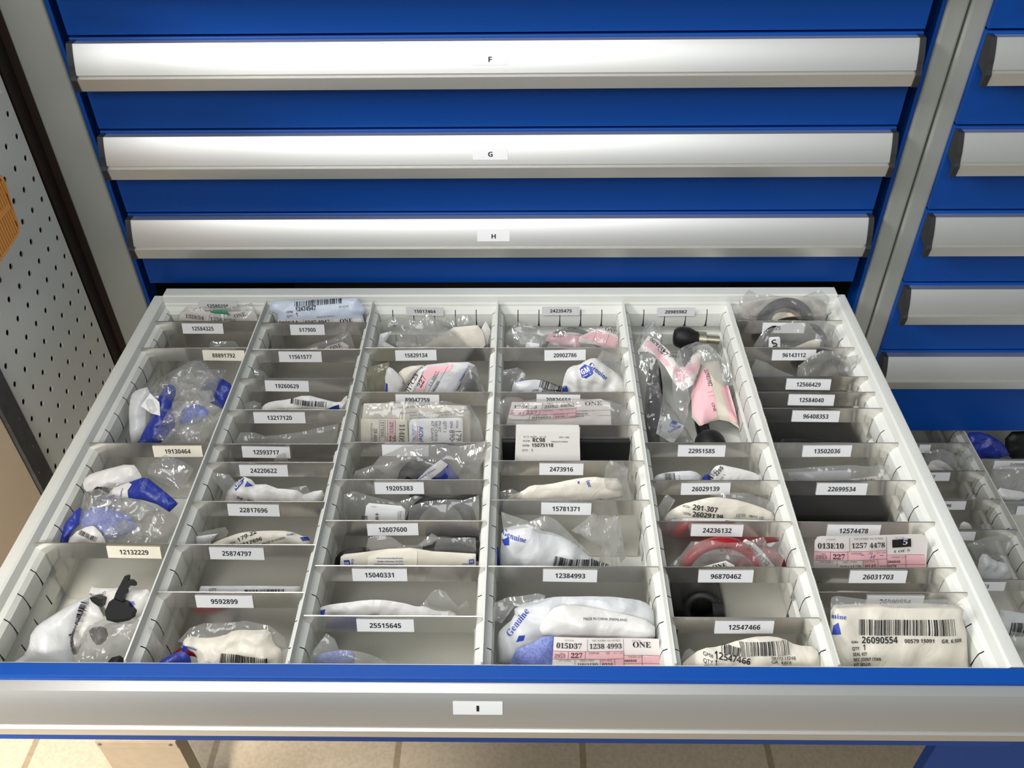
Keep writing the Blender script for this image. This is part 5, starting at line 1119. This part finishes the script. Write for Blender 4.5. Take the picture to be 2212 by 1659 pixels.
Sheet('B5', c, [(420, 970), (440, 938), (600, 898), (660, 930), (665, 970)], t=0.80, lean=18, puff=0.001, amp=0.0004, seed=145, smooth=0).text('ONE', (505, 950), (605, 932), 'serif').done('stock_card', 'white card corner reading ONE in front of the red ring', 'stock card', 'tagwhite', GT)
clearbag('B5', c, [(170, 970), (290, 860), (360, 763), (500, 758), (720, 770), (860, 733), (885, 780), (1000, 758), (1025, 830), (970, 970)], 'clear bag around the red rings below sticker 24236132', seed=146, t=0.66, lean=20, amp=0.004)
c = (5, 15.5, 17.5)
p = np.array(spot('B5', 440, 1250, -0.412)); mb = MB()
axd = np.array((-0.15, -0.80, 0.58)); axd /= np.linalg.norm(axd)
n = 28; a = Vector(axd).orthogonal().normalized(); b = Vector(axd).cross(a)
prof = [(0.0, 0.0105), (0.0, 0.0155), (-0.002, 0.0165), (-0.030, 0.0165)]
vs = []
for d, r in prof+[(-0.030, 0.0105)]:
    for i in range(n):
        q = 2*math.pi*i/n; vs.append(Vector(p+axd*d)+(a*math.cos(q)+b*math.sin(q))*r)
m_ = len(prof)+1
mb.add([(v[0], min(v[1], -0.3925), max(v[2], -0.079)) for v in vs], [(k*n+i, k*n+(i+1) % n, ((k+1) % m_)*n+(i+1) % n, ((k+1) % m_)*n+i) for k in range(m_) for i in range(n)], 0, True)
root = tag(build('rubber_hose', mb, 'rubber'), 'short black hose end facing up below sticker 96870462', 'hose')
q = spot('B5', 560, 1240, -0.413); mb = MB(); mb.tube([p+(0.010, 0, 0), q+np.array((0.004, 0, -0.001))], [0.010, 0.007], 12); build('clamp_lug', mb, 'rubber', root)
c = (5, 17.5, 19.4)
Sheet('B5', c, [(255, 1670), (320, 1580), (430, 1500), (560, 1490), (700, 1440), (850, 1413), (1000, 1430), (1080, 1480), (1230, 1490), (1255, 1620), (1255, 1670)], t=0.5, lean=36, puff=0.009, amp=0.0027, seed=147) \
    .text('GM#', (432, 1530), (497, 1540), 'sans').text('12547466', (503, 1542), (747, 1584), 'bold', 'ink', 1.05).text('QTY', (427, 1568), (490, 1576), 'sans', 'ink', 1.1).text('1', (503, 1582), (522, 1584), 'bold', 'ink', 1.5).text('SEAL', (430, 1602), (500, 1612), 'sans').bar((690, 1536), (1025, 1522), 0.0105, 13, 34).bar((560, 1510), (690, 1536), 0.006, 14, 12) \
    .text('08772 13248', (893, 1552), (1060, 1554), 'sans').text('GR. 4.615', (893, 1578), (1032, 1588), 'sans').done('parts_pouch', 'cream pouch printed 12547466 at the front of the drawer', 'pouch', 'cpouch', GP)
clearbag('B5', c, [(262, 1640), (320, 1520), (350, 1503), (392, 1530), (350, 1580)], 'shiny clear corner left of the pouch printed 12547466', seed=148, t=0.5, lean=25)
# ------------------------------------------------------------------ column 6
c = (6, 0, 1.5)
Sheet('A5', c, [(912, 350), (918, 220), (1000, 170), (1200, 142), (1500, 150), (1592, 200), (1575, 350)], t=0.30, lean=6, puff=0.002, amp=0.0010, seed=151).done('parts_pouch', 'white paper behind the black ring in the rear right corner', 'pouch', 'cpouch', GP)
p = spot('A5', 1265, 375, -0.0265); tag(build('rubber_ring', ring(p, (0, -0.93, 0.36), 0.0285, 0.0062, 48, 12, 0.8), 'rubber'), 'thick black ring in a bag in the rear right corner', 'ring')
Sheet('A5', c, [(1160, 345), (1180, 285), (1240, 262), (1340, 275), (1360, 345)], t=0.80, lean=10, puff=0.001, amp=0.0006, seed=152).patch([(1290, 300), (1345, 285), (1350, 320), (1300, 330)], 'orange').done('label_card', 'grey and orange label inside the rear right black ring', 'label card', 'kraft')
clearbag('A5', c, [(908, 350), (912, 180), (990, 93), (1060, 130), (1400, 150), (1540, 93), (1612, 150), (1595, 260), (1580, 350)], 'shiny clear bag rising above the rear right corner', seed=153, t=0.86, lean=10, amp=0.005, puff=0.003)
c = (6, 1.5, 3.5)
p = spot('A5', 1340, 575, -0.058); tag(build('rubber_ring', ring(p, (0, -0.72, 0.69), 0.0385, 0.0035, 52, 10), 'rubber'), 'thin black ring in a bag hiding a sticker, rear right column', 'ring')
Sheet('A5', c, [(1143, 560), (1145, 470), (1155, 458), (1222, 455), (1232, 466), (1234, 560)], t=0.62, lean=14, puff=0.0008, amp=0.0002, seed=154, smooth=0).text('S', (1170, 535), (1215, 520), 'sans', 'ink', 0.9).line((1165, 500), (1215, 535), 0.0006, 'ink').done('label_card', 'small white card with a pen mark in front of the thin black ring', 'label card', 'label')
Sheet('A5', c, [(1290, 560), (1440, 492), (1520, 468), (1547, 490), (1530, 560)], t=0.5, lean=16, puff=0.002, amp=0.0008, seed=155).done('paper_slip', 'cream paper slip inside the thin black ring', 'slip', 'paper')
clearbag('A5', c, [(1005, 560), (1080, 440), (1150, 390), (1330, 333), (1540, 328), (1652, 370), (1692, 440), (1660, 560)], 'clear bag with the thin black ring in the right column', seed=156, t=0.58, lean=14, amp=0.004)
c = (6, 3.5, 5.5)
p = spot('A5', 1560, 770, -0.108); tag(build('rubber_ring', ring(p, (0, -0.85, 0.5), 0.0225, 0.0050, 44, 10), 'rubber'), 'black ring in the hazy bag below sticker 96143112', 'ring')
clearbag('A5', c, [(1005, 790), (1012, 690), (1045, 628), (1335, 752), (1345, 790)], 'clear bag corner at the left below sticker 96143112', seed=157, t=0.5, amp=0.003)
clearbag('A5', c, [(1358, 790), (1370, 680), (1450, 620), (1560, 558), (1650, 568), (1760, 610), (1862, 588), (1832, 690), (1795, 740), (1800, 790)], 'hazy clear bag around a black ring below sticker 96143112', 'clearhaze', seed=158, t=0.5, amp=0.005, lean=10)
Sheet('A5', (6, 7.5, 9.5), [(1190, 1310), (1250, 1240), (1400, 1238), (1690, 1262), (1690, 1310)], t=0.5, lean=30, puff=0.002, amp=0.0006, seed=159, smooth=0).done('rubber_part', 'flat black rubber sheet below sticker 96408353', 'rubber part', 'rubber')
for cc, kb, kf, nm in ((6, 7.5, 9.5, 'pad deep below sticker 96408353, behind 13502036'), (6, 11.5, 13.5, 'pad deep below sticker 22699534, behind the card 013E10'), (5, 15.5, 17.5, 'pad under the hose end below sticker 96870462')):  # unseen black pads, added so their divider plates reflect something dark
    mb = MB(); y1, y0 = Y0S-kb*SLOT-0.008, Y0S-kf*SLOT+0.004
    mb.box((XP[cc-1]+0.011, y0, -0.0795), (XP[cc]-(0.011 if cc == 6 else 0.060), y1, -0.052 if cc == 6 else -0.064))
    tag(build('reflection_pad', mb, 'rubber', bevel=0.004), 'black rubber %s, added for dark reflections' % nm, 'rubber part')
c = (6, 9.5, 11.5)
Sheet('B6', c, [(198, 380), (204, 290), (420, 280), (632, 273), (634, 380)], t=0.48, lean=14, puff=0.0012, amp=0.0004, seed=160, smooth=0).text('PART NUMBER/NO. DE PIEZA', (380, 348), (600, 345), 'sans', 'fade').patch([(230, 340), (250, 332), (262, 345), (240, 352)], 'blueink').done('label_card', 'grey-white label in a clear bag below sticker 13502036', 'label card', 'gpouch')
Sheet('B6', c, [(600, 380), (610, 345), (650, 330), (810, 316), (845, 350), (850, 380)], t=0.58, lean=14, puff=0.0012, amp=0.0004, seed=161, smooth=0).text('ONE', (680, 362), (790, 356), 'serif').text('QTY/UDS', (660, 330), (720, 325), 'sans', 'fade').done('stock_card', 'white card corner reading ONE below sticker 13502036', 'stock card', 'tagwhite', GT)
clearbag('B6', c, [(160, 380), (158, 265), (400, 250), (640, 238), (890, 238), (925, 280), (915, 380)], 'clear bag around the grey-white label below sticker 13502036', seed=162, t=0.62, lean=12, amp=0.003, puff=0.004)
c = (6, 13.5, 15.5)
q = [(383, 726), (1128, 718), (1150, 975), (372, 975)]
S = Card('B6', c, [(383, 760), (400, 732), (430, 726), (1128, 718), (1165, 760), (1150, 975), (372, 975)], t=0.42, lean=14, seed=163, curl=0.0012).frame(q).stock('013E10', '1257 4478', '', '0145', 'DRO170', '086848', '2953', '227', '12574478', 1.28)
S.patch([(915, 752), (1046, 745), (1048, 800), (918, 808)], 'ink', 0.0009); S.text('5', (985, 785), (1022, 783), 'serif', 'bpouch', 1, 0.0013); S.text('1 OF 5', (925, 845), (1040, 835), 'serif', 'tagline', 0.8)
S.line((695, 852), (722, 850), 0.0006, 'blueink').line((832, 862), (860, 860), 0.0006, 'blueink').line((765, 880), (775, 850), 0.0005, 'blueink').line((768, 872), (800, 860), 0.0005, 'blueink').line((785, 882), (795, 855), 0.0005, 'blueink')
S.done('stock_card', 'pink and white card reading 013E10 with a pen mark', 'stock card', 'tagwhite', GT)
c = (6, 15.5, 16.5)
Sheet('B6', c, [(450, 1160), (520, 1105), (640, 1106), (800, 1112), (1080, 1118), (1110, 1160)], t=0.5, lean=6, puff=0.002, amp=0.0006, seed=164).done('parts_pouch', 'white pouch edge in the narrow compartment below sticker 26031703', 'pouch', 'pouch', GP)
clearbag('B6', c, [(425, 1160), (480, 1098), (565, 1135), (560, 1160)], 'clear corner in the narrow compartment below sticker 26031703', seed=165, t=0.5, lean=4, puff=0.002, amp=0.002)
c = (6, 16.5, 19.4)
Sheet('B6', c, [(490, 1680), (488, 1400), (493, 1240), (520, 1200), (700, 1194), (1100, 1190), (1370, 1203), (1412, 1235), (1402, 1300), (1430, 1400), (1445, 1680)], t=0.45, lean=40, puff=0.006, amp=0.0020, seed=166, scale=0.06, smooth=0) \
    .bar((672, 1398), (1327, 1396), 0.0125, 21, 56).text('GM#', (614, 1450), (664, 1450), 'bold').text('26090554', (688, 1452), (934, 1450), 'bold', 'ink', 1.15).text('00579 15091', (978, 1448), (1182, 1446), 'bold', 'ink', 1.1).text('GR. 6.508', (1224, 1446), (1372, 1444), 'bold', 'ink', 1.1) \
    .text('QTY.', (618, 1497), (676, 1497), 'bold', 'ink', 1.2).text('1', (697, 1498), (716, 1498), 'bold', 'ink', 1.6).text('SEAL KIT', (622, 1534), (722, 1534), 'bold', 'ink', 1.3).text('NÉC JOINT ÉTAN', (625, 1570), (818, 1570), 'bold', 'ink', 1.3).text('KIT SELLO', (628, 1606), (748, 1606), 'bold', 'ink', 1.3) \
    .text('Genuine', (410, 1283), (582, 1288), 'serif', 'blueink').patch([(492, 1400), (502, 1335), (530, 1312), (546, 1390)], 'blueink').done('parts_pouch', 'large cream pouch printed 26090554 SEAL KIT at the front right', 'pouch', 'cpouch', GP)
clearbag('B6', c, [(425, 1260), (440, 1165), (540, 1140), (700, 1160), (1300, 1165), (1400, 1200), (1360, 1225), (700, 1215), (525, 1225), (490, 1330), (470, 1420), (450, 1420)], 'clear film edge around the large pouch printed 26090554', seed=167, t=0.48, lean=38, amp=0.002, puff=0.003)
# ------------------------------------------------------------------ lower right drawer
c = ('K1', 0.011, -0.042)
Sheet('A6', c, [(335, 490), (345, 415), (385, 395), (430, 400), (500, 455), (505, 490)], t=0.5, lean=18, puff=0.004, amp=0.0010, seed=171).done('parts_pouch', 'white pouch below the blank sticker in the lower right drawer', 'pouch', 'pouch', GP)
clearbag('A6', c, [(325, 345), (420, 330), (540, 380), (560, 305), (605, 330), (612, 490), (340, 490)], 'clear bag at the top of the lower right drawer', seed=172, t=0.5, lean=14)
c = ('K1', -0.0925, -0.1425)
Sheet('A6', c, [(525, 830), (545, 760), (600, 778), (615, 830)], t=0.5, lean=20, puff=0.004, amp=0.0010, seed=173).done('parts_pouch', 'white pouch tip below the sticker ending 496', 'pouch', 'pouch', GP)
clearbag('A6', c, [(630, 830), (650, 785), (690, 775), (720, 800), (720, 830)], 'small clear bag tip below the sticker ending 496', seed=174)
c = ('K1', -0.1425, -0.2185)
Sheet('A6', c, [(640, 1130), (640, 1000), (680, 945), (740, 1000), (830, 1015), (845, 1130)], t=0.55, lean=28, puff=0.008, amp=0.0034, seed=175).done('parts_pouch', 'white crumpled pouch above the sticker ending 563', 'pouch', 'gpouch', GP)
clearbag('A6', c, [(580, 900), (680, 860), (800, 838), (862, 880), (800, 980), (720, 1010), (640, 1000)], 'clear bag above the white crumpled pouch in the lower right drawer', seed=176, t=0.45, lean=25)
c = ('K1', -0.2185, -0.3500)
Sheet('A6', c, [(765, 1400), (775, 1288), (960, 1320), (960, 1450), (820, 1450)], t=0.45, lean=30, puff=0.006, amp=0.0010, seed=177, smooth=0).bar((815, 1445), (950, 1450), 0.018, 17, 20).done('parts_pouch', 'white barcoded pouch at the right edge beside the tray rim', 'pouch', 'gpouch', GP)
clearbag('A6', c, [(830, 1500), (840, 1420), (960, 1440), (960, 1600), (880, 1600)], 'clear bag under the barcoded pouch at the right edge', seed=178, t=0.6, lean=30)
c = ('K2', 0.13, -0.0195)
Sheet('A6', c, [(555, 390), (560, 235), (680, 228), (800, 298), (845, 390)], t=0.7, lean=25, puff=0.008, amp=0.0034, seed=179).done('parts_pouch', 'navy blue pouch behind sticker 24503937', 'pouch', 'bluebag', GP)
Sheet('A6', c, [(805, 390), (805, 230), (960, 222), (960, 390)], t=0.6, lean=25, puff=0.008, amp=0.0010, seed=180).done('rubber_part', 'black rubber part right of the navy pouch behind sticker 24503937', 'rubber part', 'rubber')
c = ('K2', -0.0195, -0.1000)
Sheet('A6', c, [(750, 640), (760, 560), (830, 575), (930, 590), (930, 640)], t=0.6, lean=28, puff=0.006, amp=0.0034, seed=181).done('parts_pouch', 'white pouch at the right edge below sticker 24503937', 'pouch', 'pouch', GP)
clearbag('A6', c, [(690, 460), (800, 430), (960, 420), (960, 640), (760, 640)], 'hazy bag at the right edge below sticker 24503937', 'clearhaze', seed=182, t=0.45, lean=22)
c = ('K2', -0.1000, -0.3500)
Sheet('A6', c, [(845, 700), (870, 675), (960, 665), (960, 960), (915, 880), (860, 800)], t=0.25, lean=35, puff=0.008, amp=0.0034, seed=183).patch([(888, 740), (905, 735), (950, 775), (950, 800), (900, 765)], 'redink').patch([(890, 715), (915, 712), (915, 722), (892, 728)], 'label').done('parts_pouch', 'blue pouch with a red stripe at the right edge', 'pouch', 'bluebag', GP)
